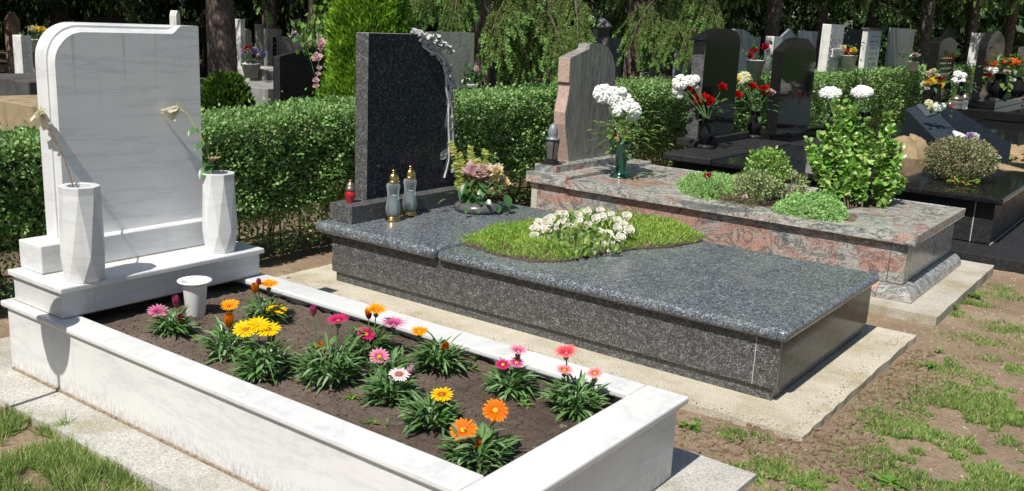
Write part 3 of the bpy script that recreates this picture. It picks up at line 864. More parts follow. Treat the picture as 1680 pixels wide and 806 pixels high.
tp = [(945, 92), (957, 86), (967, 81), (968.5, 73), (978, 71.5), (990, 73), (999, 80), (1005, 92), (1009, 110), (1009, 135), (1008, 170), (1004, 215), (1000, 251)]
poly = [tuple(float(k) for k in on(px, py, 'x', 0.165)[1:]) for px, py in fl + tp]
poly[0] = (poly[0][0], 0.5165); poly[-1] = (poly[-1][0], 0.5165)
g = G().prism(poly, 'x', 0.055, 0.165); g.build('headstone', M['pink_stone_hs'], pg, bevel=0.004)
g = G().box(0.056, 0.164, poly[7][0] - .016, poly[7][0] + .03, poly[5][1] + .01, poly[7][1] - .004); g.build('headstone_corner', M['pink_edge'], pg, bevel=0.003)
g = G().prism([(poly[i][0] - .004, poly[i][1]) for i in range(6)] + [(poly[i][0] + .002, poly[i][1]) for i in range(5, -1, -1)], 'x', 0.057, 0.163); g.build('headstone_edge', M['pink_edge'], pg)
grid_mesh('soil_bed', np.arange(0.9, 2.65, 0.02), np.arange(4.25, 5.45, 0.02), lambda x, y: 0.412 + 0.03 * fbm(x * 14, y * 14, 3), M['soil'], None, None, pg)

# egg-topped lantern
c = (0.155, 4.345, 0.5165)
t = thing('grave_lantern', 'dark square lantern with an egg-shaped cap on the pink granite headstone base', 'lantern', c)
g = G(); g.box(c[0] - .062, c[0] + .062, c[1] - .062, c[1] + .062, c[2], c[2] + .012); g.box(c[0] - .045, c[0] + .045, c[1] - .045, c[1] + .045, c[2] + .0125, c[2] + .03)
g.build('lantern_foot', M['black_rough'], t, bevel=.003)
G().lathe([(.030, .030), (.040, .045), (.050, .16), (.046, .195)], c, 8, cap=False).build('glass_chimney', M['smoke_glass'], t)
g = G()
for k in range(4):
    a = math.pi / 4 + k * math.pi / 2
    g.tube([(c[0] + .035 * math.cos(a), c[1] + .035 * math.sin(a), c[2] + .03), (c[0] + .053 * math.cos(a), c[1] + .053 * math.sin(a), c[2] + .195)], .005, 5)
g.build('lantern_frame', M['black_rough'], t)
G().lathe([(.054, .195), (.056, .203), (.035, .210), (.036, .225), (.041, .245), (.038, .275), (.026, .305), (.010, .322), (0, .326)], c, 24).build('lantern_cap', M['grey_plastic'], t, smooth=True)

# small pink granite vase beside the headstone, and the green vase
c = (0.15, 5.40, 0.5165)
tag(G().lathe([(.035, 0), (.042, .01), (.03, .03), (.036, .06), (.052, .12), (.05, .16), (.042, .185), (.05, .20), (.035, .20), (.03, .1), (0, .08)], c, 24).build('granite_vase', M['pink_vase'], smooth=True),
    'small pink granite vase right of the pink headstone, half behind the green vase', 'vase')
GV = (0.585, 4.70, 0.4345)
gv = thing('flower_vase', 'tall dark green flower vase with flared foot standing on the pink granite slab', 'vase', GV)
G().lathe([(.088, 0), (.090, .004), (.070, .014), (.050, .035), (.044, .07), (.048, .14), (.058, .22), (.067, .27), (.070, .275), (.060, .272), (.045, .15), (0, .1)], GV, 32).build('vase_body', M['green_plastic'], gv, smooth=True)
# scroll dish at the foot of the green vase (dark mottled patch of the slab)

# ------------------------------------------------------------------ black grave behind (fourth)
bk = thing('granite_grave', 'black polished granite grave with rose vases and a clipped bush on its wide slab', 'grave', (1.6, 7.0, 0.05))
rounded('head_slab', 0.159, 0.655, 6.225, 8.30, 0.385, 0.462, 'black_rough', 0.022, bk, 3)
rounded('cover_slab', 0.657, 3.115, 6.232, 8.25, 0.385, 0.440, 'black', 0.018, bk, 3)
G().box(0.23, 3.05, 6.33, 8.2, 0.055, 0.3845).build('grave_body', M['black_rough'], bk, bevel=.003)
G().box(2.905, 2.912, 6.3275, 6.3305, 0.056, 0.384).build('panel_joint', M['stone_beige'], bk)
o = G().box(0.1, 3.42, 5.86, 6.325, -0.05, 0.05).build('paving_slab', M['black_rough'], bk, bevel=.004)
o = G().box(3.06, 3.42, 6.333, 9.2, -0.05, 0.0505).build('paving_slab', M['black_rough'], bk, bevel=.004)
G().box(3.052, 3.06, 6.326, 9.2, -0.05, 0.053).build('paving_joint', M['stone_beige'], bk)
rounded('headstone_base', -0.02, 0.205, 6.86, 8.2, 0.4625, 0.535, 'black_rough', 0.008, bk, 2)
poly = [(6.98, 0.5355)]
pts = [(1142, 66), (1150, 66), (1156, 63), (1165, 57), (1175, 51), (1187, 48), (1199, 49), (1207, 53), (1212, 60), (1213, 70)]
for px, py in pts: 
    q_ = on(px + 2, py, 'x', 0.155); poly.append((float(q_[1]), float(q_[2])))
poly[1] = (6.98, poly[1][1]); poly.append((poly[-1][0] , 0.5355))
G().prism(poly, 'x', 0.02, 0.155).build('headstone', M['black'], bk, bevel=.004)
G().prism([(6.975, .537)] + [(6.975, poly[1][1] - .006)] + [(6.9795, poly[1][1] - .006), (6.9795, .537)], 'x', 0.022, 0.153).build('headstone_side', M['granite_side'], bk)

# fifth: slim black headstone with gabled top
b5 = thing('black_headstone', 'slim polished black headstone with arched top on a low black base behind the fourth grave', 'headstone', (0.15, 9.8, 0.3))
poly = [(9.14, .47)]
for px, py in [(1288, 85), (1292, 79), (1300, 71), (1308, 65), (1318, 63), (1326, 65), (1333, 73), (1338, 82), (1339, 90), (1336, 120)]:
    q_ = on(px, py, 'x', 0.15); poly.append((float(q_[1]), float(q_[2])))
poly.append((poly[-1][0] + .02, .47)); poly[1] = (9.10, poly[1][1])
G().prism(poly, 'x', 0.02, 0.15).build('headstone', M['black'], b5, bevel=.004)
G().box(-0.15, 0.26, 8.72, 10.55, 0.34, 0.4695).build('headstone_base', M['black'], b5, bevel=.006)
G().box(-0.20, 0.62, 8.32, 11.0, 0.02, 0.3395).build('grave_body', M['black_rough'], b5, bevel=.006)
G().box(0.63, 3.1, 8.32, 11.0, 0.02, 0.33).build('grave_body', M['black'], b5, bevel=.006)
g = G()
for k in range(26):
    q_ = on(1293 + k * 2.0 + random.uniform(-1, 1), 160 + 4 * math.sin(k * .8) - (k > 15) * 4, 'x', 0.1515); d = unit(rng.normal(size=3) * (0.05, 1, 1))
    g.leaf(q_, d, (1, 0, 0), .06, .04, .02, 3, 0, .02)
o = g.build('engraved_rose', M['stone_dark'], b5); o['kind'] = 'stuff'

# an iron stand with a planter bowl just left of the picture throws its shadow on the white kerb
q_ = on(92, 560, 'y', 0.0); q_ = q_ + np.array([.07, -.66, 1.0]) * .66
ps = thing('planter_stand', 'iron stand with a bowl beside the white grave, just outside the left edge', 'plant stand', (q_[0], q_[1], -.03))
G().lathe([(.10, -.03), (.10, -.02), (.012, -.01), (.010, q_[2] - .10), (.02, q_[2] - .09), (.06, q_[2] - .06), (.10, q_[2] + .0), (.115, q_[2] + .05), (.105, q_[2] + .05), (.05, q_[2] - .02), (0, q_[2] - .03)], (q_[0], q_[1], 0), 24).build('iron_bowl', M['black_rough'], ps, smooth=True)
# ------------------------------------------------------------------ gazanias in the white grave
def daisy_mesh(name, mat, R=0.05, n=15, cup=0.15, layers=2, w=0.30, pointed=0.15):
    g = G()
    for l in range(layers):
        for k in range(n):
            a = 2 * math.pi * (k + 0.5 * l) / n + random.uniform(-.06, .06)
            d = np.array([math.cos(a), math.sin(a), cup + 0.10 * (layers - 1 - l) + random.uniform(-.06, .06)])
            g.leaf(d * R * 0.12, d, (0, 0, 1), R * random.uniform(.86, 1.0) * (1 - .08 * l), R * w, 0.10 + cup * .5, 4, 0, .22, pointed)
    return g.mesh(name, mat, smooth=True)

def bud_mesh(name, mat, R=0.022):
    g = G()
    for k in range(12):
        a = 2.4 * k; s = np.array([math.cos(a), math.sin(a), 0]); 
        g.leaf(s * R * .25 - (0, 0, R * .5), s * 0.28 + np.array([0, 0, 1]), s, R * 1.9, R * .55, 0.18, 3, 0, .4)
    return g.mesh(name, mat, smooth=True)

def centre_mesh(name, mat, R=0.012):
    g = G(); g.lathe([(R, -.002), (R * 1.02, .002), (R * .8, .0045), (R * .4, .006), (0, .0065)], (0, 0, 0.002), 14)
    return g.mesh(name, mat, smooth=True)

PM = {
 'orange': petalmat('orange_petal', [(0, (.10, .02, .0)), (.26, (.16, .03, .0)), (.31, (.75, .13, .0)), (.7, (.85, .18, .0)), (1, (.9, .26, .01))], 0.05),
 'amber': petalmat('amber_petal', [(0, (.3, .06, .0)), (.3, (.8, .22, .0)), (.7, (.88, .34, .0)), (1, (.9, .42, .01))], 0.05),
 'yellow': petalmat('yellow_petal', [(0, (.4, .15, .0)), (.24, (.35, .12, .0)), (.30, (.85, .50, .0)), (1, (.90, .64, .005))], 0.05),
 'striped': petalmat('yellow_striped_petal', [(0, (.35, .05, .0)), (.30, (.45, .06, .0)), (.45, (.85, .42, .0)), (1, (.9, .62, .02))], 0.05),
 'magenta': petalmat('magenta_petal', [(0, (.7, .35, .02)), (.26, (.55, .25, .02)), (.32, (.25, .0, .05)), (.6, (.55, .015, .12)), (1, (.62, .06, .2))], 0.05),
 'pink': petalmat('pink_petal', [(0, (.7, .4, .02)), (.24, (.55, .25, .02)), (.3, (.4, .03, .12)), (.6, (.74, .20, .34)), (1, (.80, .36, .48))], 0.05),
 'purple': petalmat('purple_pink_petal', [(0, (.6, .3, .1)), (.3, (.30, .03, .12)), (.6, (.60, .10, .28)), (1, (.72, .26, .44))], 0.05),
 'blush': petalmat('blush_white_petal', [(0, (.35, .2, .02)), (.22, (.25, .06, .08)), (.32, (.45, .12, .2)), (.55, (.82, .66, .68)), (1, (.85, .78, .78))], 0.05),
 'salmon': petalmat('salmon_petal', [(0, (.5, .2, .02)), (.26, (.35, .03, .05)), (.5, (.75, .22, .22)), (1, (.84, .48, .46))], 0.05),
 'coral': petalmat('coral_red_petal', [(0, (.45, .05, .02)), (.5, (.68, .05, .08)), (1, (.78, .20, .22))], 0.05),
}
DM = {k: daisy_mesh('petals_' + k, m, cup=.12 if k in ('orange', 'blush', 'striped') else .3) for k, m in PM.items()}
DMu = {k: daisy_mesh('petals_cupped_' + k, m, cup=.85, w=.26) for k, m in PM.items()}
BM = {k: bud_mesh('bud_' + k, m) for k, m in PM.items()}
CM = {'y': centre_mesh('centre_yellow', plain('yellow_flower_centre', (.75, .38, .02), .8, var=.3, scale=300)),
      'd': centre_mesh('centre_brown', plain('brown_flower_centre', (.30, .13, .02), .8, var=.3, scale=300))}
up_to_cam = lambda p, k: unit(np.array([0, 0, 1.0]) * (1 - k) + unit(CAM - np.asarray(p)) * k + rng.normal(size=3) * .07)

def zmat(n):
    n = Vector(n).normalized()
    return n.to_track_quat('Z', 'Y').to_matrix() @ Matrix.Rotation(random.uniform(0, 6.28), 3, 'Z')

def foliage_tuft(name, base, rx, h, n, mat, parent, L=(.06, .10), Wd=.012, seed=0, bushy=1.0):
    g = G()
    for k in range(n):
        a = random.uniform(0, 2 * math.pi); rr = rx * math.sqrt(random.random()) * .62
        zz = random.uniform(0, h * .55) * (1 - (rr / rx) ** 2 * .6) if random.random() < .75 else random.uniform(h * .4, h * .85) * (1 - (rr / rx) ** 2)
        p = (base[0] + rr * math.cos(a), base[1] + rr * math.sin(a), base[2] + max(0.002, zz))
        a2 = a + random.uniform(-.9, .9)
        d = (math.cos(a2), math.sin(a2), random.uniform(-.1, 1.9))
        g.leaf(p, d, (0, 0, 1), random.uniform(*L), Wd * random.uniform(.6, 1.3), random.uniform(.1, .7), 4, 0, random.uniform(.1, .5))
    for k in range(6):
        a = k; g.tube([base, (base[0] + rx * .35 * math.cos(a), base[1] + rx * .35 * math.sin(a), base[2] + h * .55)], .003, 4)
    o = g.build(name, M[mat], parent); o['kind'] = 'stuff'
    return o

gaz = [
 # base px, radius, height, n leaves, label, flowers [(px,py,kind,r,style,facing)]
 ((284, 553), .105, .105, 110, 'small gazania with one purple-pink flower beside the white plastic cup', [(260, 515, 'purple', 15, 'c', .35), (290, 499, 'purple', 9, 'b', .3), (297, 527, 'magenta', 8, 'b', .3)]),
 ((432, 533), .115, .12, 120, 'gazania with an orange-yellow flower nearest the white step, a yellow one in front', [(441, 470, 'amber', 14, 'c', .25), (418, 476, 'amber', 8, 'b', .3), (424, 466, 'purple', 6, 'b', .2), (453, 509, 'yellow', 19, 'd', .3)]),
 ((372, 592), .105, .15, 110, 'gazania with a small orange flower and orange bud left of the big yellow pair', [(378, 504, 'amber', 13, 'c', .3), (376, 530, 'amber', 11, 'b', .4)]),
 ((433, 622), .135, .17, 200, 'large gazania carrying two big bright yellow flowers side by side', [(403, 542, 'yellow', 23, 'd', .4), (441, 543, 'yellow', 23, 'd', .4), (424, 537, 'yellow', 17, 'c', .35)]),
 ((538, 632), .15, .17, 230, 'widest leafy gazania with one magenta flower and an orange bud', [(555, 529, 'magenta', 16, 'c', .3), (524, 573, 'amber', 8, 'b', .4), (514, 513, 'purple', 8, 'b', .3)]),
 ((604, 592), .13, .15, 170, 'gazania with a yellow-orange, a magenta and a light purple flower at the far kerb', [(617, 512, 'amber', 15, 'c', .3), (605, 518, 'orange', 8, 'b', .3), (600, 549, 'magenta', 17, 'd', .6), (645, 535, 'purple', 17, 'c', .3)]),
 ((640, 625), .09, .10, 90, 'gazania with one flat pink yellow-eyed flower in the middle of the bed', [(622, 586, 'pink', 18, 'd', .55)]),
 ((640, 662), .11, .11, 150, 'gazania with one pale blush-white flower', [(655, 615, 'blush', 20, 'd', .35), (673, 613, 'blush', 9, 'b', .3)]),
 ((718, 612), .135, .12, 190, 'gazania with a spiky amber flower and an orange bud on dark upright leaves', [(688, 545, 'amber', 17, 'd', .3), (729, 574, 'orange', 9, 'b', .4)]),
 ((706, 706), .105, .125, 150, 'gazania with one yellow flower striped in red-brown', [(725, 648, 'striped', 21, 'd', .3)]),
 ((836, 648), .12, .10, 150, 'gazania with three clustered magenta and pink flowers', [(825, 599, 'magenta', 14, 'd', .5), (847, 596, 'purple', 15, 'd', .5), (850, 578, 'pink', 13, 'c', .3)]),
 ((943, 680), .125, .125, 170, 'gazania with coral, salmon and pale pink flowers at the bed corner', [(929, 581, 'coral', 16, 'c', .35), (926, 608, 'salmon', 16, 'd', .4), (976, 613, 'salmon', 16, 'd', .45)]),
 ((786, 764), .135, .10, 160, 'gazania with two large flat orange flowers nearest the camera', [(760, 706, 'orange', 25, 'd', .7), (813, 674, 'orange', 24, 'd', .7), (783, 735, 'orange', 10, 'b', .6)]),
]
for (bp_, rx, h, n, lab, fls) in gaz:
    b = on(bp_[0], bp_[1] - 6, 'z', 0.285)
    t = thing('gazania_plant', lab, 'flower', b, 'gazanias in the white marble grave bed')
    foliage_tuft('foliage', b, rx * random.uniform(.68, .95), h * random.uniform(.85, 1.1), int(n * 1.5), 'gaz', t, L=(.03, .085), Wd=.013)
    db = depth_of(b)
    for (px, py, kind, r, st, fc) in fls:
        c = at(px, py, db + random.uniform(-.02, .03))
        if st != 'b' and abs(px - bp_[0]) > 25: c = at(px, py, db)
        rad = r * db / F_PX * .88
        me = {'d': DM, 'c': DMu, 'b': BM}[st][kind]
        nrm = up_to_cam(c, fc * .72)
        base = 0.05 if st == 'd' else 0.035 if st == 'c' else .016
        o = inst('flower' if st != 'b' else 'bud', me, c, t, zmat(nrm), rad / base * (.88 if st == 'c' else 1))
        if st == 'd':
            q = bpy.data.objects.new('flower_centre', CM['d' if kind in ('yellow', 'blush', 'striped') else 'y']); COL.objects.link(q); q.parent = o
        # stem
        g = G(); bb = np.array([b[0] + (c[0] - b[0]) * .35, b[1] + (c[1] - b[1]) * .35, b[2]])
        m_ = (bb + c) / 2 + (c - bb) * np.array([.15, .15, 0])
        g.tube([bb, m_, c - nrm * .006], [.003, .0026, .0024], 5)
        if st != 'b': g.lathe([(.003, -.022), (.009, -.016), (.011, -.006), (.007, -.001)], c - nrm * .002, 8)
        g.build('stem', M['stem'], t)

# little weeds in the bed
def weed(px, py, z, L, n, mat, lab, cat='weed', grp=None, Wd=.35):
    b = on(px, py, 'z', z)
    g = G()
    for k in range(n):
        a = k * 2.4 + random.random(); d = (math.cos(a), math.sin(a), random.uniform(.25, 1.0))
        g.leaf(b + np.array([random.uniform(-1, 1), random.uniform(-1, 1), 0]) * L * .4, d, (0, 0, 1), L * random.uniform(.6, 1.2), L * Wd, random.uniform(.1, .6), 4)
    o = g.build('weed', M[mat], None); tag(o, lab, cat, grp); o['kind'] = 'stuff'
    return o
for px, py, L, n in ((630, 697, .03, 12), (668, 690, .028, 8), (610, 694, .03, 8), (735, 680, .035, 10), (770, 603, .045, 14), (790, 590, .04, 10), (655, 735, .035, 10), (745, 742, .035, 8), (1000, 655, .03, 8), (860, 665, .035, 8), (388, 632, .025, 8), (322, 560, .025, 6), (388, 478, .02, 6), (575, 655, .03, 8), (520, 520, .02, 5)):
    weed(px, py, .283, L, n, 'clover', 'tiny bright green seedling in the brown soil among the gazanias', 'weed', 'seedlings in the marble grave bed')

# ------------------------------------------------------------------ planting on the dark grave
outline = [(750, 402), (800, 418), (870, 433), (925, 432), (990, 419), (1050, 410), (1110, 407), (1162, 396), (1120, 374), (1060, 362), (1000, 358), (880, 366), (830, 375), (790, 384)]
PO = np.array([on(px, py, 'z', .353)[:2] for px, py in outline])
PC = PO.mean(0)
def inside(x, y, poly):
    r = np.zeros(x.shape, bool); n = len(poly)
    for i in range(n):
        x1, y1 = poly[i]; x2, y2 = poly[(i + 1) % n]
        c = ((y1 > y) != (y2 > y)) & (x < (x2 - x1) * (y - y1) / (y2 - y1 + 1e-12) + x1)
        r ^= c
    return r
def poly_dist(x, y, poly):
    d = np.full(x.shape, 9.0); n = len(poly)
    for i in range(n):
        a = np.array(poly[i]); b_ = np.array(poly[(i + 1) % n]); ab = b_ - a
        t = np.clip(((x - a[0]) * ab[0] + (y - a[1]) * ab[1]) / (ab @ ab), 0, 1)
        d = np.minimum(d, np.hypot(x - a[0] - t * ab[0], y - a[1] - t * ab[1]))
    return d
def scatter_poly(poly, n):
    poly = np.array(poly); lo = poly.min(0); hi = poly.max(0); out = []
    k = 0
    while k < n:
        p = rng.uniform(lo, hi, (n * 3, 2)); m_ = inside(p[:, 0], p[:, 1], poly); out.append(p[m_]); k += m_.sum()
    return np.concatenate(out)[:n]
g = G().prism([tuple(PC + (p - PC) * .96) for p in PO], 'z', .3535, .362); 
o = g.build('planting_soil', M['soil'], dg)
n = 22000
p = scatter_poly(PO, n); e = poly_dist(p[:, 0], p[:, 1], PO)
hh = .06 * np.clip(e / .12, 0, 1) ** .6 + .06 * fbm(p[:, 0] * 11, p[:, 1] * 11, 3)
z = .356 + np.maximum(hh, 0) * rng.uniform(.3, 1, n)
ok_ = e > .012 + .05 * np.maximum(0, fbm(p[:, 0] * 16, p[:, 1] * 16, 3)); p = p[ok_]; z = z[ok_]; n = len(p)
P = np.column_stack([p, z])
d = unit(np.column_stack([rng.normal(size=n) * .55, rng.normal(size=n) * .55, rng.uniform(.4, 1.2, n)]))
L = rng.uniform(.012, .034, (n, 1)); A = d * L; B = unit(np.cross(d, rng.normal(size=(n, 3)))) * .0024
cover = leaves_obj('ground_cover', P, A, B, M['moss'], None)
tag(cover, 'low yellow-green moss-like cover growing on the dark granite slab', 'ground cover')

# white flowering plant: leaves + many blossoms
def white_blossom_mesh(name, mat, n=16, R=.022):
    g = G()
    for k in range(n):
        a = k * 2.4; tl = .25 + 1.1 * (1 - k / n)
        dd = np.array([math.cos(a), math.sin(a), .2 + 1.4 * (k / n)])
        s = np.array([-math.sin(a), math.cos(a), 0])
        g.leaf(np.array([0, 0, -.004]), dd, np.cross(s, dd) * -1, R * (1.0 - .25 * k / n), R * .95, -.25, 3, 0, -.35, .35)
    return g.mesh(name, mat, smooth=True)
wb = white_blossom_mesh('petals_white', petalmat('creamy_white_petal', [(0, (.75, .74, .45)), (.3, (.90, .88, .76)), (1, (.93, .92, .86))], .02, trans=.4))
wf = thing('white_begonia', 'mound of creamy white double blossoms amid the green planting on the dark slab', 'flower', on(965, 415, 'z', .356))
cx = on(968, 405, 'z', .36)
wpoly = [on(px, py, 'z', .36)[:2] for px, py in ((872, 395), (905, 420), (950, 428), (1010, 420), (1040, 396), (1020, 375), (960, 366), (900, 372))]
p = scatter_poly(wpoly, 900); e = poly_dist(p[:, 0], p[:, 1], wpoly)
P = np.column_stack([p, .36 + .13 * np.clip(e / .16, 0, 1) ** .6 * rng.uniform(.3, 1, 900)])
A, B = rand_leaves(P, np.tile([0, 0, 1.0], (900, 1)), .04, .7, .8)
leaves_obj('foliage', P, A, B, M['lime_dark'] if 'lime_dark' in M else M['clover'], wf)
bl = [(884, 365), (905, 360), (925, 366), (895, 378), (878, 388), (915, 375), (933, 372), (890, 395), (905, 392), (950, 365), (965, 348), (985, 346), (1004, 353), (1028, 356), (1024, 368), (990, 357),
      (947, 354), (968, 372), (985, 382), (998, 385), (1012, 375), (1005, 392), (958, 393), (972, 395), (944, 395), (933, 382), (950, 385), (1018, 391), (1032, 378), (975, 411), (1003, 411), (915, 406), (900, 402),
      (940, 405), (948, 414), (990, 403), (928, 390), (878, 376), (915, 352), (898, 366), (1000, 400), (925, 352), (975, 360), (1012, 362)]
for i, (px, py) in enumerate(bl):
    c = at(px + random.uniform(-2, 2), py, depth_of(cx) + (398 - py) * .0042 - .06)
    s = 1.15 + .75 * random.random()
    inst('blossom', wb, c, wf, zmat(up_to_cam(c, .45)), s)
def rosette(px, py, L, z, lab, n=11):
    b = on(px, py, 'z', z); g = G()
    for k in range(n):
        a = k * 2.4; dd = (math.cos(a), math.sin(a), .5 + 1.6 * (k / n))
        g.leaf(b, dd, (0, 0, 1), L, L * .28, .35, 5)
    o = g.build('leafy_weed', M['lime'], None); tag(o, lab, 'plant'); o['kind'] = 'stuff'
rosette(848, 385, .085, .38, 'right one of two lime-green leaf rosettes left of the white blossoms')
rosette(808, 392, .08, .38, 'left one of two lime-green leaf rosettes left of the white blossoms')

# ------------------------------------------------------------------ bouquets
def rose_mesh(name, mat, R=.035, n=26, open_=.6):
    g = G()
    for k in range(n):
        t = k / (n - 1); a = k * 2.4
        rr = R * (.12 + .42 * t); h = R * (.25 - .35 * t)
        s = np.array([math.cos(a), math.sin(a), 0]); tn = np.array([-math.sin(a), math.cos(a), 0])
        dd = s * (.05 + open_ * t ** 1.5) + np.array([0, 0, 1.0])
        Lp = R * (.62 + .42 * t); w = R * (.55 + .75 * t)
        p0 = s * rr * .7 + np.array([0, 0, h - R * .3])
        dd = unit(dd); v = []; f = []; nn = np.cross(tn, dd)
        for i in range(4):
            u = i / 3
            for j in range(5):
                q = (j / 4 - .5) * 2
                wd = w * .5 * (math.sin(math.pi * (.25 + .62 * u)) ** .8)
                c = p0 + dd * Lp * u + s * (R * .35 * t * u ** 3) + tn * wd * q - s * (q * q) * wd * .55
                v.append(c)
        for i in range(3):
            for j in range(4):
                q = i * 5 + j; f.append((q, q + 1, q + 6, q + 5))
        g.add(v, f)
    return g.mesh(name, mat, smooth=True)
def mum_mesh(name, mat, R=.045, n=150, flat=.75, w=.22):
    g = G()
    for k in range(n):
        z = 1 - 1.35 * k / n; a = k * 2.4 + random.uniform(-.2, .2); r = math.sqrt(max(0, 1 - z * z))
        N_ = np.array([r * math.cos(a), r * math.sin(a), z]); T_ = np.array([z * math.cos(a), z * math.sin(a), -r])
        dd = T_ + N_ * random.uniform(.25, .8)
        g.leaf(N_ * (1, 1, flat) * R * .62, dd, N_, R * .55, R * w * 1.25, .15, 3, 0, -.15, .35)
    return g.mesh(name, mat, smooth=True)
solid = lambda name, c, tr=.45: petalmat(name, [(0, tuple(np.array(c) * .75)), (1, tuple(c))], .05, trans=tr)
RM = {k: rose_mesh('rose_petals_' + k, solid(k + '_rose_petal', c)) for k, c in
      {'red': (.50, .008, .012), 'pink': (.92, .66, .70), 'crimson': (.42, .01, .05), 'yellow': (.85, .62, .08), 'cream': (.78, .72, .48), 'peach': (.90, .74, .62), 'orange': (.80, .16, .01), 'white': (.82, .82, .78), 'tan': (.86, .72, .44), 'blue': (.16, .2, .45), 'lilac': (.55, .42, .66)}.items()}
MM = {'white': mum_mesh('chrysanthemum_white', M['white_petal']), 'cream': mum_mesh('chrysanthemum_cream', solid('cream_mum_petal', (.80, .78, .50))),
      'orange': mum_mesh('chrysanthemum_orange', solid('orange_mum_petal', (.80, .16, .01))), 'yellow': mum_mesh('chrysanthemum_yellow', solid('yellow_mum_petal', (.82, .66, .12)))}

def bouquet(name, lab, cat, neck, depth, flowers, nleaf=40, leafr=.10, leafL=.05, mat='rose_leaf', spread=.9, grp=None, fr=.035, extra=None, zc=.10):
    """flowers [(px,py,kind,radius px)]; stems run from the vase neck"""
    neck = np.asarray(neck, float)
    t = thing(name, lab, cat, neck, grp)
    g = G()
    for (px, py, kind, r) in flowers:
        c = at(px, py, depth + random.uniform(-.03, .03))
        k = kind.split('_'); me = (MM if k[-1] == 'm' else RM)[k[0]]
        R0 = .038 if k[-1] == 'm' else .033
        inst('flower', me, c, t, zmat(up_to_cam(c, .5)), r * depth / F_PX / R0)
        g.tube([neck - (0, 0, .03), (neck * .5 + c * .5) + (0, 0, .02), c], .003, 4)
    g.build('stems', M['stem'], t)['kind'] = 'stuff'
    P = neck + rng.normal(size=(nleaf, 3)) * np.array([leafr, leafr, leafr * .7]) * .6 + np.array([0, 0, zc])
    g = G()
    for q in P:
        dd = q - neck + rng.normal(size=3) * .05; g.leaf(q, dd * (1, 1, .6), (0, 0, 1), leafL * random.uniform(.7, 1.3), leafL * .55, .4, 4, 0, .3)
    g.build('leaves', M[mat], t)['kind'] = 'stuff'
    if extra: extra(t)
    return t

dgv = depth_of(GV)
nk = np.array(GV) + (0, 0, .27)
def vfern(t):
    g = G()
    for px, py, x2, y2 in ((1005, 240, 985, 200), (1010, 240, 990, 225), (1020, 240, 1000, 262), (1015, 238, 1022, 190), (1005, 240, 1003, 180), (1012, 245, 975, 245), (1022, 235, 1040, 200), (1015, 235, 1050, 225)):
        a = at(px, py, dgv); b_ = at(x2, y2, dgv - random.uniform(.0, .08)); dd = b_ - a
        for k in range(34):
            u = k / 34; q = a + dd * u + np.array([0, 0, .02]) * math.sin(u * 3); s = np.cross(dd, (0, 0, 1)); s = unit(s) if np.linalg.norm(s) > 1e-6 else np.array([1, 0, 0])
            for sg in (-1, 1): g.leaf(q, s * sg + unit(dd) * .6 + rng.normal(size=3) * .25, (0, 0, 1), .034 * (1 - .6 * u), .008, .3, 2)
    o = g.build('fern_fronds', M['fernd'], t); o['kind'] = 'stuff'
M['fernd'] = leafmat('green_fern', [(.05, .12, .03), (.12, .22, .05), (.25, .34, .08)], .3)
bouquet('chrysanthemum_bouquet', 'bouquet of white chrysanthemums and fern standing in the green vase', 'bouquet', nk, dgv,
        [(990, 153, 'white_m', 15), (1003, 160, 'white_m', 12), (1008, 150, 'white_m', 8), (1024, 168, 'white_m', 15), (1034, 182, 'white_m', 16), (1018, 178, 'white_m', 13), (1012, 172, 'white_m', 10), (985, 150, 'white_m', 9), (1022, 149, 'white_m', 6), (1038, 190, 'white_m', 10)],
        170, .19, .06, 'fernd', extra=vfern, zc=.09)

# arrangement on the dark grave: granite bowl, fading roses, fern
c = on(782, 346, 'z', .3645)
ab = thing('flower_bowl', 'low round dark granite flower bowl at the end of the dark headstone base', 'bowl', c)
G().lathe([(.15, 0), (.162, .012), (.165, .03), (.155, .05), (.13, .06), (.06, .062), (0, .062)], (c[0] - .0, c[1] + .02, .3645), 36).build('bowl_body', M['granite_side'], ab, smooth=True)
da = depth_of(c)
def afern(t):
    g = G()
    for px, py, x2, y2 in ((770, 320, 738, 232), (772, 320, 752, 250), (775, 318, 772, 240), (785, 318, 797, 246), (770, 325, 750, 300), (778, 320, 760, 268), (790, 318, 780, 262), (770, 322, 745, 270)):
        a = at(px, py, da); b_ = at(x2, y2, da + random.uniform(-.03, .08)); dd = b_ - a
        for k in range(40):
            u = k / 40; q = a + dd * u; s = unit(np.cross(dd, CF))
            for sg in (-1, 1): g.leaf(q, s * sg + unit(dd) * .5 + rng.normal(size=3) * .2, rng.normal(size=3) * .7 + (0, -.4, 1), .052 * (1 - .5 * u), .020, .3, 2)
    g.build('fern_fronds', M['fern'], t)['kind'] = 'stuff'
    g = G()
    for px, py, x2, y2 in ((775, 315, 760, 342), (780, 312, 790, 330), (768, 300, 760, 318), (795, 308, 788, 322), (765, 300, 755, 322), (800, 325, 798, 345), (810, 300, 822, 305), (800, 300, 815, 290), (812, 335, 818, 345), (830, 320, 835, 335), (785, 300, 800, 312)):
        a = at(px, py, da - .06); b_ = at(x2, y2, da - .1); g.leaf(a, b_ - a, (0, 0, 1), float(np.linalg.norm(b_ - a)) * 1.25, .062, .2, 5, 0, .2)
    g.build('large_leaf', M['rose_leaf'], t, smooth=True)['kind'] = 'stuff'
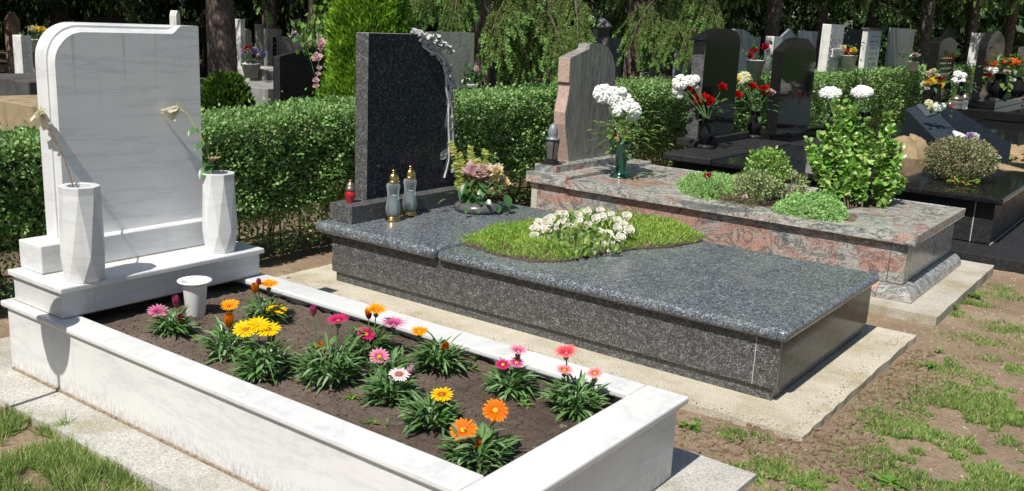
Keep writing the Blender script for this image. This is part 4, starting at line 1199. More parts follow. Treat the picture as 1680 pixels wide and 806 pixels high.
bouquet('rose_arrangement', 'fading pink and tan roses with yellowing fern in the granite bowl on the dark slab', 'flower arrangement', (c[0], c[1], .42), da,
        [(780, 284, 'pink', 18), (795, 283, 'peach', 15), (776, 290, 'tan', 11), (766, 283, 'pink', 9), (778, 298, 'crimson', 6), (797, 292, 'peach', 10), (815, 282, 'tan', 10), (815, 278, 'cream', 8), (825, 302, 'tan', 11), (802, 318, 'tan', 9), (813, 295, 'tan', 7)],
        50, .16, .055, extra=afern, zc=.10)

# black vases with roses on the black grave
def black_vase(c, h, r, lab, mat='black', grp=None):
    t = thing('flower_vase', lab, 'vase', c, grp)
    G().lathe([(r * .95, 0), (r * .98, h * .03), (r * .92, h * .09), (r * .55, h * .12)], c, 28).build('vase_foot', M['black_rough'], t, smooth=True)
    G().lathe([(r * .5, h * .10), (r * .55, h * .16), (r * .9, h * .32), (r * .98, h * .45), (r * .85, h * .62), (r * .58, h * .82), (r * .62, h * .93), (r * .8, h), (r * .7, h), (r * .45, h * .8), (0, h * .6)], c, 28).build('vase_body', M[mat], t, smooth=True)
    return t
c1 = on(1157, 243, 'z', .463); c2 = on(1236, 226, 'z', .463)
black_vase(c1, .30, .085, 'black stone vase with red roses on the left end of the black slab')
black_vase(c2, .30, .085, 'black stone vase right of the black headstone, with red and cream flowers')
d1 = depth_of(c1); d2 = depth_of(c2)
bouquet('rose_bouquet', 'big red roses and white chrysanthemums in the left black stone vase', 'bouquet', c1 + (0, 0, .29), d1,
        [(1150, 166, 'red', 14), (1163, 167, 'red', 9), (1185, 144, 'red', 7), (1128, 146, 'red', 8), (1117, 135, 'white_m', 12), (1133, 132, 'white_m', 10), (1141, 130, 'white_m', 7), (1113, 148, 'white_m', 9), (1142, 142, 'white_m', 5), (1116, 156, 'white_m', 6)], 34, .16, .075, zc=.06)
bouquet('rose_bouquet', 'small red and pink roses with a cream chrysanthemum in the right black stone vase', 'bouquet', c2 + (0, 0, .29), d2,
        [(1209, 158, 'red', 8), (1234, 143, 'red', 7), (1254, 148, 'red', 8), (1253, 154, 'red', 7), (1264, 154, 'pink', 7), (1221, 127, 'cream_m', 10), (1208, 127, 'yellow_m', 6), (1216, 132, 'cream_m', 7)], 44, .17, .075, zc=.1)
# white flower heads in black vases behind the euonymus
for i, (px, py, lab) in enumerate(((1362, 152, 'left'), (1414, 150, 'right'))):
    b_ = at(px, 235, 9.2); c3 = np.array([b_[0], b_[1], b_[2]])
    zt = .34; c3 = on(px, 232, 'z', .345)
    dd3 = depth_of(c3); hgt = (232 - 205) * dd3 / F_PX
    topz = on(px, 185, 'x', c3[0])[2]
    black_vase(c3, float(topz - .345), .095, lab + ' one of two black vases with white flower heads behind the leafy shrub', grp='pair of black vases behind the shrub')
    nk = c3 + (0, 0, float(topz - .345) - .02)
    bouquet('flower_bunch', lab + ' one of two bunches with a white flower head behind the leafy shrub', 'bouquet', nk, dd3,
            [(px + dx, py + dy, 'white_m', 8) for dx, dy in ((-9, 1), (-3, -2), (4, -2), (10, 1), (0, 3), (6, 3), (-6, 3))], 60, .14, .06, zc=.05)

# ------------------------------------------------------------------ plants on the pink grave
def mound(name, poly, z0, h, n, L, wr, mat, lab, cat, spread=.8, bump_=.02, parent=None, edge=.08, hs=9):
    p = scatter_poly(poly, n); e = poly_dist(p[:, 0], p[:, 1], poly)
    hh = h * np.clip(e / edge, 0, 1) ** .5 + bump_ * 2 * fbm(p[:, 0] * hs, p[:, 1] * hs, 3)
    P = np.column_stack([p, z0 + np.maximum(hh, 0) * rng.uniform(.55, 1, n)])
    A, B = rand_leaves(P, np.tile([0, 0, 1.0], (n, 1)), L, wr, spread)
    o = leaves_obj(name, P, A, B, M[mat], parent)
    if lab: tag(o, lab, cat)
    return o
zp = lambda L_, z=.45: [on(px, py, 'z', z)[:2] for px, py in L_]
mound('stonecrop', zp([(1108, 300), (1120, 316), (1160, 326), (1215, 318), (1240, 306), (1200, 297), (1140, 294)]), .42, .10, 6500, .016, .8, 'sedum', 'pale green stonecrop cushion at the left of the pink grave planting', 'plant', 1.0, .05, edge=.1, hs=14)
mound('stonecrop', zp([(1262, 342), (1290, 350), (1335, 358), (1380, 362), (1392, 350), (1380, 336), (1330, 326), (1280, 334)]), .42, .10, 8500, .018, .8, 'sedum', 'large bluish-green stonecrop cushion in front of the tall leafy shrub', 'plant', 1.0, .06, edge=.1, hs=14)

def shrub(name, lab, c, rx, ry, h, n, L, wr, mat, nstem=9, spread=.9, grp=None, cat='shrub', low=.1, wig=.25, core=True, mats=None, inner=False):
    t = thing(name, lab, cat, c, grp)
    u = rng.normal(size=(n, 3)); u = unit(u); rr = rng.uniform(.55, 1.0, (n, 1)) ** .7
    w_ = 1 + wig * 2 * np.stack([fbm(u[:, 0] * 3 + 5 + c[0], u[:, 2] * 3 + u[:, 1] * 2, 3)] * 3, 1)
    P = np.array(c) + u * rr * w_ * np.array([rx, ry, h * .5]) + np.array([0, 0, h * (.5 + low * .5)])
    P[:, 2] = np.maximum(P[:, 2], c[2] + .01)
    A, B = rand_leaves(P, u, L, wr, spread)
    leaves_obj('foliage', P, A, B, M[mat], t)
    g = G()
    for k in range(nstem):
        a = 2 * math.pi * k / nstem + random.random()
        e = np.array([rx * .7 * math.cos(a), ry * .7 * math.sin(a), h * random.uniform(.55, .9)])
        g.tube([c, np.array(c) + e * (.35, .35, .5), np.array(c) + e], [.008 * h / .3, .006 * h / .3, .003], 5)
    g.build('stems', M['twig'], t)['kind'] = 'stuff'
    return t
cA = on(1246, 338, 'z', .42)
shrub('green_bush', 'bright green small bush behind the variegated one on the pink grave', on(1252, 324, 'z', .42), .15, .17, .36, 1600, .030, .6, 'euonymus')
shrub('variegated_bush', 'pale variegated small bush in the middle of the pink grave', on(1236, 332, 'z', .42), .15, .16, .22, 1700, .022, .6, 'variegated')
shrub('carnation_tuft', 'fine-leaved tuft with a dark red flower left of the variegated bush', on(1166, 326, 'z', .42), .13, .13, .13, 900, .045, .12, 'sedum', 5)
shrub('grey_green_tuft', 'grey-green fine-leaved tuft with an orange flower right of the bright bush', on(1290, 328, 'z', .42), .14, .14, .2, 900, .04, .2, 'variegated', 5)
shrub('heather_tuft', 'low brownish heather tuft at the near edge of the pink grave bed', on(1208, 340, 'z', .42), .14, .08, .07, 700, .03, .12, 'heath', 5) if 'heath' in M else None
for px, py, k, r, lab in ((1161, 291, 'crimson', 7, 'dark red carnation above the stonecrop on the pink grave'), (1216, 301, 'pink', 6, 'pink carnation left of the variegated bush'), (1210, 297, 'crimson', 4, 'small crimson bud beside the pink carnation'), (1222, 323, 'pink', 4, 'tiny pink flower low before the variegated bush'), (1311, 296, 'orange', 4, 'small orange-red flower on the grey-green tuft')):
    b_ = on(px, py + 26, 'z', .42); dd = depth_of(b_); c = at(px, py, dd)
    t = thing('carnation', lab, 'flower', b_)
    inst('flower', RM[k], c, t, zmat(up_to_cam(c, .5)), r * dd / F_PX / .035)
    G().tube([b_, (b_ + c) / 2 + (.01, 0, 0), c], .002, 4).build('stem', M['stem'], t)

# tall euonymus: upright shoots with paired leaves
def euonymus():
    c0 = on(1400, 338, 'z', .42)
    t = thing('euonymus_shrub', 'tall bright green shrub with upright leafy shoots at the foot end of the pink grave', 'shrub', c0)
    tops = [(1325, 225), (1335, 240), (1348, 218), (1360, 240), (1375, 178), (1388, 186), (1398, 175), (1405, 190), (1383, 200), (1422, 192), (1430, 215), (1458, 182), (1462, 205), (1466, 232), (1478, 240), (1483, 292), (1470, 270), (1445, 230), (1440, 255),
            (1340, 270), (1358, 262), (1372, 240), (1412, 240), (1425, 262), (1390, 250), (1450, 280), (1400, 268), (1462, 300), (1350, 290), (1380, 280), (1330, 262), (1415, 285), (1440, 300), (1372, 165), (1390, 162), (1355, 300), (1365, 315), (1395, 300), (1410, 310), (1345, 310), (1430, 240), (1450, 205), (1455, 315), (1360, 205), (1410, 215), (1328, 248), (1475, 255), (1385, 225), (1350, 255)]
    P = []; D = []; g = G()
    dc = depth_of(c0)
    for i, (px, py) in enumerate(tops):
        bx = 1400 + (px - 1400) * .45 if px < 1440 else 1438 + (px - 1438) * .4
        b_ = on(bx, 336 + random.uniform(-8, 8), 'z', .42)
        e = at(px, py, dc + random.uniform(-.12, .22))
        m_ = b_ * .5 + e * .5 + (e - b_) * np.array([.18, .18, 0]) 
        pts = [b_ * (1 - u) ** 2 + 2 * m_ * u * (1 - u) + e * u * u for u in np.linspace(0, 1, 9)]
        g.tube(pts, np.linspace(.006, .002, 9), 5)
        L_ = float(np.linalg.norm(e - b_)); k = int(L_ / .018)
        for j in range(k):
            u = .12 + .88 * j / k
            q = b_ * (1 - u) ** 2 + 2 * m_ * u * (1 - u) + e * u * u
            for w_ in range(3):
                a = j * 1.57 + w_ * 2.1 + random.uniform(-.4, .4)
                P.append(q); D.append((math.cos(a), math.sin(a), random.uniform(-.3, 1.5)))
    g.build('stems', M['twig'], t)['kind'] = 'stuff'
    g = G()
    for q, d_ in zip(P, D):
        s = random.uniform(.6, 1.15) * .046
        g.leaf(q, d_, unit(rng.normal(size=3) * .6 + (0.1, -.4, 1)), s, s * .85, random.uniform(.1, .5), 3, 0, .2, .12)
    g.build('foliage', M['euonymus'], t)['kind'] = 'stuff'
euonymus()
# clipped bush on the black grave, rose cuttings
bb = on(1570, 296, 'z', .44)
shrub('box_bush', 'round grey-green box bush with bronze tips on the black granite slab', bb, .30, .30, .40, 9500, .022, .55, 'box', 14, 1.0, low=-.1, wig=.08)
def cutting(px, py, z, lab, n=26, r=.13):
    b_ = on(px, py, 'z', z); g = G()
    for k in range(n):
        q = b_ + np.array([random.uniform(-r, r), random.uniform(-r, r), random.uniform(0, .05)])
        g.leaf(q, (random.uniform(-1, 1), random.uniform(-1, 1), .4), (0, 0, 1), .06, .035, .3, 3, k % 3 == 0)
    o = g.build('leafy_cutting', [M['lime'], M['redleaf']]); tag(o, lab, 'plant'); o['kind'] = 'stuff'
M['redleaf'] = leafmat('reddish_leaf', [(.35, .05, .02), (.5, .18, .05), (.25, .3, .06)], .2)
cutting(1580, 304, .443, 'loose green and orange leafy sprig before the box bush on the black slab')
cutting(1672, 262, .42, 'red and green leafy flowers at the right edge on the black grave', 30, .18)
# ------------------------------------------------------------------ further graves on the right
wd = thing('wedge_memorial', 'blue-black sloping granite memorial wedge with a bronze relief between boulders', 'memorial', on(1550, 245, 'z', .42))
dw = 10.3
A1 = at(1486, 178, 10.9); B1 = at(1552, 245, 9.6); A2 = at(1520, 168, 11.3); B2 = at(1660, 232, 10.1); A2b = at(1600, 212, 10.2)
zb = .30
def V(p, z=None): p = np.array(p, float); return (p[0], p[1], p[2] if z is None else z)
# left leaf: sloping slab from A1-A2 down to B1
C1 = A1 + (A2 - A1) * 1.0; Dn = B1 + (A2 - A1) * 1.0
g = G(); v = [V(A1), V(A2), V(Dn), V(B1), V(A1, zb), V(A2, zb), V(Dn, zb), V(B1, zb)]
g.add(v, [(0, 1, 2, 3), (4, 7, 6, 5), (0, 4, 5, 1), (1, 5, 6, 2), (2, 6, 7, 3), (3, 7, 4, 0)]); g.build('sloping_slab', M['blue_black'], wd, bevel=.006)
# right leaf: upright fin falling to the right
E1 = at(1552, 170, 10.9); E2 = at(1660, 236, 9.9); off = np.array([-.10, .10, 0])
g = G(); v = [V(E1), V(E1 + off), V(E2 + off), V(E2), V(E1, zb), V(E1 + off, zb), V(E2 + off, zb), V(E2, zb)]
g.add(v, [(0, 1, 2, 3), (4, 7, 6, 5), (0, 4, 5, 1), (1, 5, 6, 2), (2, 6, 7, 3), (3, 7, 4, 0)]); g.build('sloping_fin', M['blue_black'], wd, bevel=.006)
nrm = unit(np.cross(B1 - A1, A2 - A1)); nrm = nrm if nrm[2] > 0 else -nrm
def onslope(px, py):
    d = ray(px, py); t_ = ((A1 - CAM) @ nrm) / (d @ nrm); return CAM + d * t_ 
rel = [(1503, 174), (1509, 172), (1518, 178), (1524, 182), (1536, 189), (1520, 193), (1515, 190), (1512, 184), (1506, 180)]
R0 = [onslope(*q) + nrm * .002 for q in rel]; R1 = [onslope(*q) + nrm * .018 for q in rel]
G().rings([R0, R1]).build('bronze_relief', M['relief'], wd, bevel=.003)

def boulder(px, py, depth, rx, rz, lab, zbase=.28, sq=1.0):
    c = at(px, py, depth); g = G(); n = 14; R = []
    sd_ = random.uniform(0, 50)
    for i in range(9):
        ph = i / 8 * math.pi / 2
        ring = []
        for k in range(n):
            a = 2 * math.pi * k / n
            w_ = 1 + .55 * float(fbm(math.cos(a) * 1.5 + sd_, math.sin(a) * 1.5 + i * .4, 3))
            ring.append((c[0] + rx * w_ * math.cos(ph) * math.cos(a), c[1] + rx * sq * w_ * math.cos(ph) * math.sin(a), zbase + rz * w_ * math.sin(ph)))
        R.append(ring)
    g.rings(R); o = g.build('boulder', M['rock'], auto=30); tag(o, lab, 'boulder', 'ochre boulders around the wedge memorial'); return o
boulder(1490, 240, 9.9, .26, .34, 'pointed ochre boulder left of the sloping memorial wedge')
boulder(1525, 250, 9.3, .16, .20, 'small ochre boulder at the lower tip of the memorial wedge', .26)
boulder(1650, 255, 9.3, .50, .20, 'long lichen-spotted ochre boulder right of the purple ribbon', .26, .8)
boulder(1668, 236, 10.4, .45, .24, 'rounded ochre boulder behind the fin at the right edge', .28)
b6k = thing('granite_kerb', 'stepped black granite kerb below the boulders and memorial wedge', 'kerb', (1.9, 8.8, .2))
K0 = on(1455, 262, 'z', .36)
G().box(.63, 2.95, 8.26, 8.55, .25, .40).build('kerb_stone', M['black'], b6k, bevel=.01)
G().box(1.75, 2.95, 8.556, 8.9, .25, .45).build('kerb_stone', M['black'], b6k, bevel=.01)
# paper-wrapped bouquet with purple ribbon flowers
c = at(1590, 238, 9.55); e = at(1564, 216, 9.7)
t = thing('wrapped_bouquet', 'white wrapped bouquet with lilac flowers lying on the memorial wedge', 'bouquet', c)
G().tube([e, e * .6 + c * .4, c], [.015, .045, .06], 10).build('paper_wrap', M['white_plastic'], t, smooth=True)
for px, py, k in ((1592, 224, 'lilac'), (1600, 226, 'white'), (1586, 230, 'blue'), (1601, 234, 'lilac'), (1593, 234, 'white'), (1580, 232, 'white')):
    q = at(px, py, 9.45); inst('flower', RM[k], q, t, zmat(up_to_cam(q, .5)), .055 / .035 * .75)
dq = 10.2
bouquet('flower_bunch', 'cream and white lilies lying on the top of the memorial wedge', 'bouquet', at(1542, 190, dq), dq,
        [(1524, 169, 'cream_m', 6), (1528, 176, 'cream_m', 6), (1533, 178, 'white_m', 6), (1541, 178, 'white_m', 5), (1545, 175, 'white_m', 6), (1537, 173, 'white_m', 5)], 26, .12, .06)

def rear_headstone(name, lab, px0, px1, pt, pb, depth, mat, top='flat', th=.12, zb=0.0, base=None, side_w=None, parent=None, grp=None, tilt=0, cat='headstone', face=None):
    """upright slab seen from its front-left like the others; widths in photo pixels"""
    s = depth / F_PX
    t_w = (side_w * s / .80) if side_w else th
    c0 = at(px0, pt, depth)                       # back-left top corner
    x0, y0 = c0[0], c0[1]; zt = c0[2]
    x1 = float(on(px0 + side_w, pt, 'y', y0)[0]) if side_w else x0 + th
    x1 = min(x1, x0 + .6)
    y1 = float(on(px1, pt, 'x', x1)[1]); wy = y1 - y0
    zb = min(zb, zt - .2)
    n = 14
    if top == 'flat': tp = [(y0, zt), (y1, zt)]
    elif top == 'round': 
        r = wy / 2; rr = min(r, .35) ; tp = [(y0 + r - r * math.cos(a), zt - rr + rr * math.sin(a)) for a in np.linspace(0, math.pi, n)]
    elif top == 'arch': 
        tp = [(y0, zt - .07)] + [(y0 + wy * u, zt - .06 + .08 * math.sin(math.pi * u)) for u in np.linspace(.08, .92, n)] + [(y1, zt - .07)]
    elif top == 'gable': tp = [(y0, zt - .1), (y0 + wy * .5, zt + .03), (y1, zt - .1)]
    elif top == 'wave': tp = [(y0 + wy * u, zt + .0 + .12 * (u - .12) * 1.2 - .10 * max(0, u - .75) * 4 * u) for u in np.linspace(0, 1, n)]
    elif top == 'shoulder': tp = [(y0, zt - .08), (y0 + wy * .35, zt - .08), (y0 + wy * .36, zt)] + [(y1 - wy * .5 + wy * .5 * math.sin(a), zt - .25 + .25 * math.cos(a)) for a in np.linspace(0, math.pi / 2, 6)]
    poly = [(y0, zb)] + tp + [(y1, zb)]
    t = thing(name, lab, cat, ((x0 + x1) / 2, (y0 + y1) / 2, zb), grp)
    G().prism(poly, 'x', x0, x1).build('headstone_slab', M[mat], t, bevel=.008)
    if base:
        G().box(x0 - .08, x1 + .15, y0 - .12, y1 + .12, zb, zb + base).build('base', M[mat], t, bevel=.01)
    t['_'] = 0; del t['_']
    return t, (x0, x1, y0, y1, zb, zt)
def inscription(t, box, lines, z0, z1, w0=.15, w1=.85, mat='ink'):
    x0, x1, y0, y1, zb, zt = box; g = G()
    for i in range(lines):
        z = z0 + (z1 - z0) * i / max(1, lines - 1); y = y0 + (y1 - y0) * (w0 + random.uniform(0, .1)); e = y0 + (y1 - y0) * (w1 - random.uniform(0, .1))
        while y < e:
            l = random.uniform(.018, .035)
            if random.random() > .18: g.box(x1 + .0005, x1 + .003, y, min(e, y + l), z - .010, z + .010)
            y += l + .012
    o = g.build('inscription', M[mat], t); o['kind'] = 'stuff'

# sixth and seventh black headstones in the front row
d6 = 15.0
t, bx = rear_headstone('black_headstone', 'black headstone with arched top behind the yellow and white flowers', 1527, 1572, 63, 190, d6, 'black', 'arch', zb=.36, side_w=17)
inscription(t, bx, 4, bx[5] - .55, bx[5] - .30, .15, .85, 'stone_beige')
x0, x1, y0, y1 = bx[:4]
g6 = thing('granite_grave', 'low black granite grave with lanterns under the arched black headstone', 'grave', (x1 + .5, (y0 + y1) / 2, 0))
G().box(x0 - .1, x1 + .5, y0 - .3, y1 + .5, .0, .36).build('grave_body', M['black'], g6, bevel=.01)
d7 = 17.0
t, bx7 = rear_headstone('black_headstone', 'tall black round-topped headstone with a dark red panel at the right', 1610, 1653, 50, 165, d7, 'black', 'round', zb=.62, side_w=14)
x0, x1, y0, y1, zb_, zt = bx7
G().prism([(y0 + .12 + (y1 - y0 - .24) * (.5 + .5 * math.cos(a)), zt - .62 + .42 * math.sin(a) * (1 if math.sin(a) > 0 else .75)) for a in np.linspace(0, 2 * math.pi, 16)[:-1]], 'x', x1 + .0005, x1 + .006).build('red_panel', M['darkred'], t)
g7 = thing('granite_grave', 'wide stepped black granite grave with two tall vases at the right edge', 'grave', (x1 + .8, (y0 + y1) / 2, 0))
sp = on(1560, 182, 'z', .50)
G().box(x0 - .2, x1 + .35, y0 - .45, y1 + 1.2, .50, .62).build('step', M['black'], g7, bevel=.01)
G().box(x0 - .3, x1 + 1.0, y0 - 1.0, y1 + 1.8, .34, .4995).build('step', M['black'], g7, bevel=.02)
G().box(x0 - .3, 3.2, 11.6, y1 + 2.2, .22, .3395).build('cover_slab', M['black'], g7, bevel=.02)
G().box(x0 - .2, 3.1, 11.7, y1 + 2.1, -.05, .2195).build('grave_body', M['black_rough'], g7)
for px, py, h, lab in ((1636, 170, 45, 'left one of two tall black ribbed vases on the stepped grave'), (1667, 168, 38, 'right one of two tall black ribbed vases on the stepped grave')):
    c = on(px, py - 4, 'x', x1 + .22); dd = depth_of(c); black_vase(c, h * dd / F_PX, .16, lab, grp='two tall vases on the stepped black grave')
dv = depth_of(on(1636, 160, 'x', x1 + .22))
bouquet('flower_bunch', 'white and crimson peonies in the left tall black vase at the right edge', 'bouquet', at(1636, 130, dv), dv, [(1628, 115, 'white_m', 8), (1621, 125, 'crimson', 6), (1650, 121, 'pink', 6), (1632, 107, 'orange', 5), (1645, 100, 'orange_m', 5), (1650, 139, 'pink', 4)], 60, .35, .14, 'fernd', zc=.18)
bouquet('flower_bunch', 'bright orange flowers in the right tall black vase at the right edge', 'bouquet', at(1667, 130, dv), dv, [(1659, 101, 'orange_m', 6), (1668, 101, 'orange_m', 6), (1662, 133, 'white', 4)], 50, .3, .14, 'fernd', zc=.15)
# before the sixth
dd6 = 13.6
def small_lantern(px, py, hpx, depth, mat, lab, r=.05):
    c = at(px, py, depth); h = hpx * depth / F_PX; t = thing('grave_lantern', lab, 'lantern', c)
    G().lathe([(r, 0), (r * 1.1, h * .08), (r * .8, h * .15), (r, h * .35), (r * .85, h * .6)], c, 16).build('glass_body', M[mat], t, smooth=True)
    G().lathe([(r * .9, h * .6), (r * .95, h * .7), (r * .5, h * .88), (r * .2, h * .95), (0, h)], c, 16).build('lantern_cap', M['pewter'], t, smooth=True)
small_lantern(1557, 182, 16, dd6, 'red_glass', 'small red candle lantern on the black grave behind the wedge')
small_lantern(1567, 179, 24, dd6, 'smoke_glass', 'squat dark glass lantern between the red and the clear lantern', .09)
small_lantern(1580, 179, 26, dd6, 'glass', 'clear glass lantern right of the dark one behind the wedge', .06)
for px, py, h, lab in ((1533, 180, 42, 'slim black vase holding yellow flowers left of the sixth headstone'), (1573, 175, 40, 'slim black vase holding white flowers right of the sixth headstone')):
    c = at(px, py, 13.9); black_vase(c, h * 13.9 / F_PX, .07, lab)
bouquet('flower_bunch', 'big yellow roses with a red one in the slim black vase', 'bouquet', at(1533, 142, 13.9), 13.9, [(1526, 136, 'yellow', 8), (1541, 139, 'yellow', 8), (1532, 129, 'yellow', 7), (1524, 122, 'peach', 5), (1531, 118, 'cream', 5), (1537, 125, 'cream', 4), (1544, 129, 'crimson', 5), (1516, 139, 'white', 5), (1521, 145, 'white', 4)], 40, .2, .08, zc=.05)
bouquet('flower_bunch', 'white flowers in the slim black vase right of the arched headstone', 'bouquet', at(1573, 142, 13.9), 13.9, [(1571, 122, 'white_m', 6), (1566, 132, 'white_m', 5), (1576, 133, 'white_m', 7), (1581, 124, 'white_m', 5)], 40, .2, .08, zc=.02)

# ------------------------------------------------------------------ hedge
path = np.array([(-.52, -6.0), (-.52, 2), (-.55, 8), (-.50, 12), (-.35, 16), (-.15, 21), (.2, 28)])
seg = np.linalg.norm(np.diff(path, axis=0), axis=1); cum = np.concatenate([[0], np.cumsum(seg)])
def hp_at(s):
    return np.column_stack([np.interp(s, cum, path[:, 0]), np.interp(s, cum, path[:, 1])])
def hedge_leaves(s0, s1, dens, L, sh=1.0):
    depth_h = .62; H0 = lambda yy: np.interp(yy, [0, .9, 2, 2.8, 4.8, 6, 12, 14, 20], [.87, .885, .91, .955, .98, 1.0, 1.03, 1.07, 1.09]); H = 1.0
    area = (s1 - s0)
    parts = []
    for face, a in (('front', 1.0), ('top', depth_h), ('back', .3)):
        n = int(area * a * dens)
        s = rng.uniform(s0, s1, n); q = rng.uniform(0, 1, n); c = hp_at(s)
        b_ = fbm(s * 2.2, q * 3 + 7, 3) * .16 + fbm(s * 9, q * 9, 2) * .10
        H = H0(c[:, 1])
        dz = rng.uniform(-.09, .02, n)
        if face == 'front':
            z = q * H; top_in = np.clip(z - (H - .12), 0, 1) ** 2 * 3; bot = np.clip(.35 - z, 0, 1) * .5
            P = np.column_stack([c[:, 0] + b_ + dz - top_in - bot * .5 * rng.uniform(0, 1, n), c[:, 1], z + .02]); N = np.tile([1., 0, .15], (n, 1))
            keep = rng.uniform(0, 1, n) < np.clip(.25 + z * 2.4, 0, 1)
        elif face == 'top':
            P = np.column_stack([c[:, 0] - q * depth_h, c[:, 1], H - .02 + b_ * .5 + dz * .6 + .05 * (rng.random(n) < .06) * rng.random(n) * 1.6]); N = np.tile([.1, 0, 1.], (n, 1)); keep = np.ones(n, bool)
        else:
            z = H * (.7 + .3 * q); P = np.column_stack([c[:, 0] - depth_h - b_, c[:, 1], z]); N = np.tile([-1., 0, .2], (n, 1)); keep = np.ones(n, bool)
        P = P[keep]; N = N[keep]
        A, B = rand_leaves(P, N, L, .62, .75, .1)
        parts.append((P, A, B))
    return [np.concatenate(k) for k in zip(*parts)]
hd = thing('clipped_hedge', 'long clipped small-leaved green hedge running behind the row of headstones', 'hedge', (-.8, 6, 0))
bits = [hedge_leaves(5.5, 10.5, 9500, .028), hedge_leaves(10.5, 15, 7500, .031), hedge_leaves(15, 22, 3800, .038), hedge_leaves(22, 33.8, 2000, .05), hedge_leaves(2.0, 5.5, 1500, .05)]
P, A, B = [np.concatenate(k) for k in zip(*bits)]
leaves_obj('foliage', P, A, B, M['hedge'], hd)
g = G()
for s in np.arange(5.6, 33, .07):
    c = hp_at(np.array([s]))[0]; x = c[0] - random.uniform(.08, .35); y = c[1]
    g.tube([(x, y, -.02), (x + random.uniform(-.05, .05), y + random.uniform(-.06, .06), .35), (x + random.uniform(-.1, .12), y + random.uniform(-.12, .12), .8)], [.009, .006, .003], 4)
g.build('stems', M['twig'], hd)['kind'] = 'stuff'
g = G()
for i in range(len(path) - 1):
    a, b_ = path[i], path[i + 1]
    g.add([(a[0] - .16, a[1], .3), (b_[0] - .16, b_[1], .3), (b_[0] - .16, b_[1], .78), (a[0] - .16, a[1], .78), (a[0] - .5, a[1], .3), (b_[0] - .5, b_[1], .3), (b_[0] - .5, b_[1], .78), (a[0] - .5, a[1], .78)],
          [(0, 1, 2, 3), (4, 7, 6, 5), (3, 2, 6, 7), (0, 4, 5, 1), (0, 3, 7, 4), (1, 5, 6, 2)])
g.build('inner_twigs', M['inner'], hd)['kind'] = 'stuff'

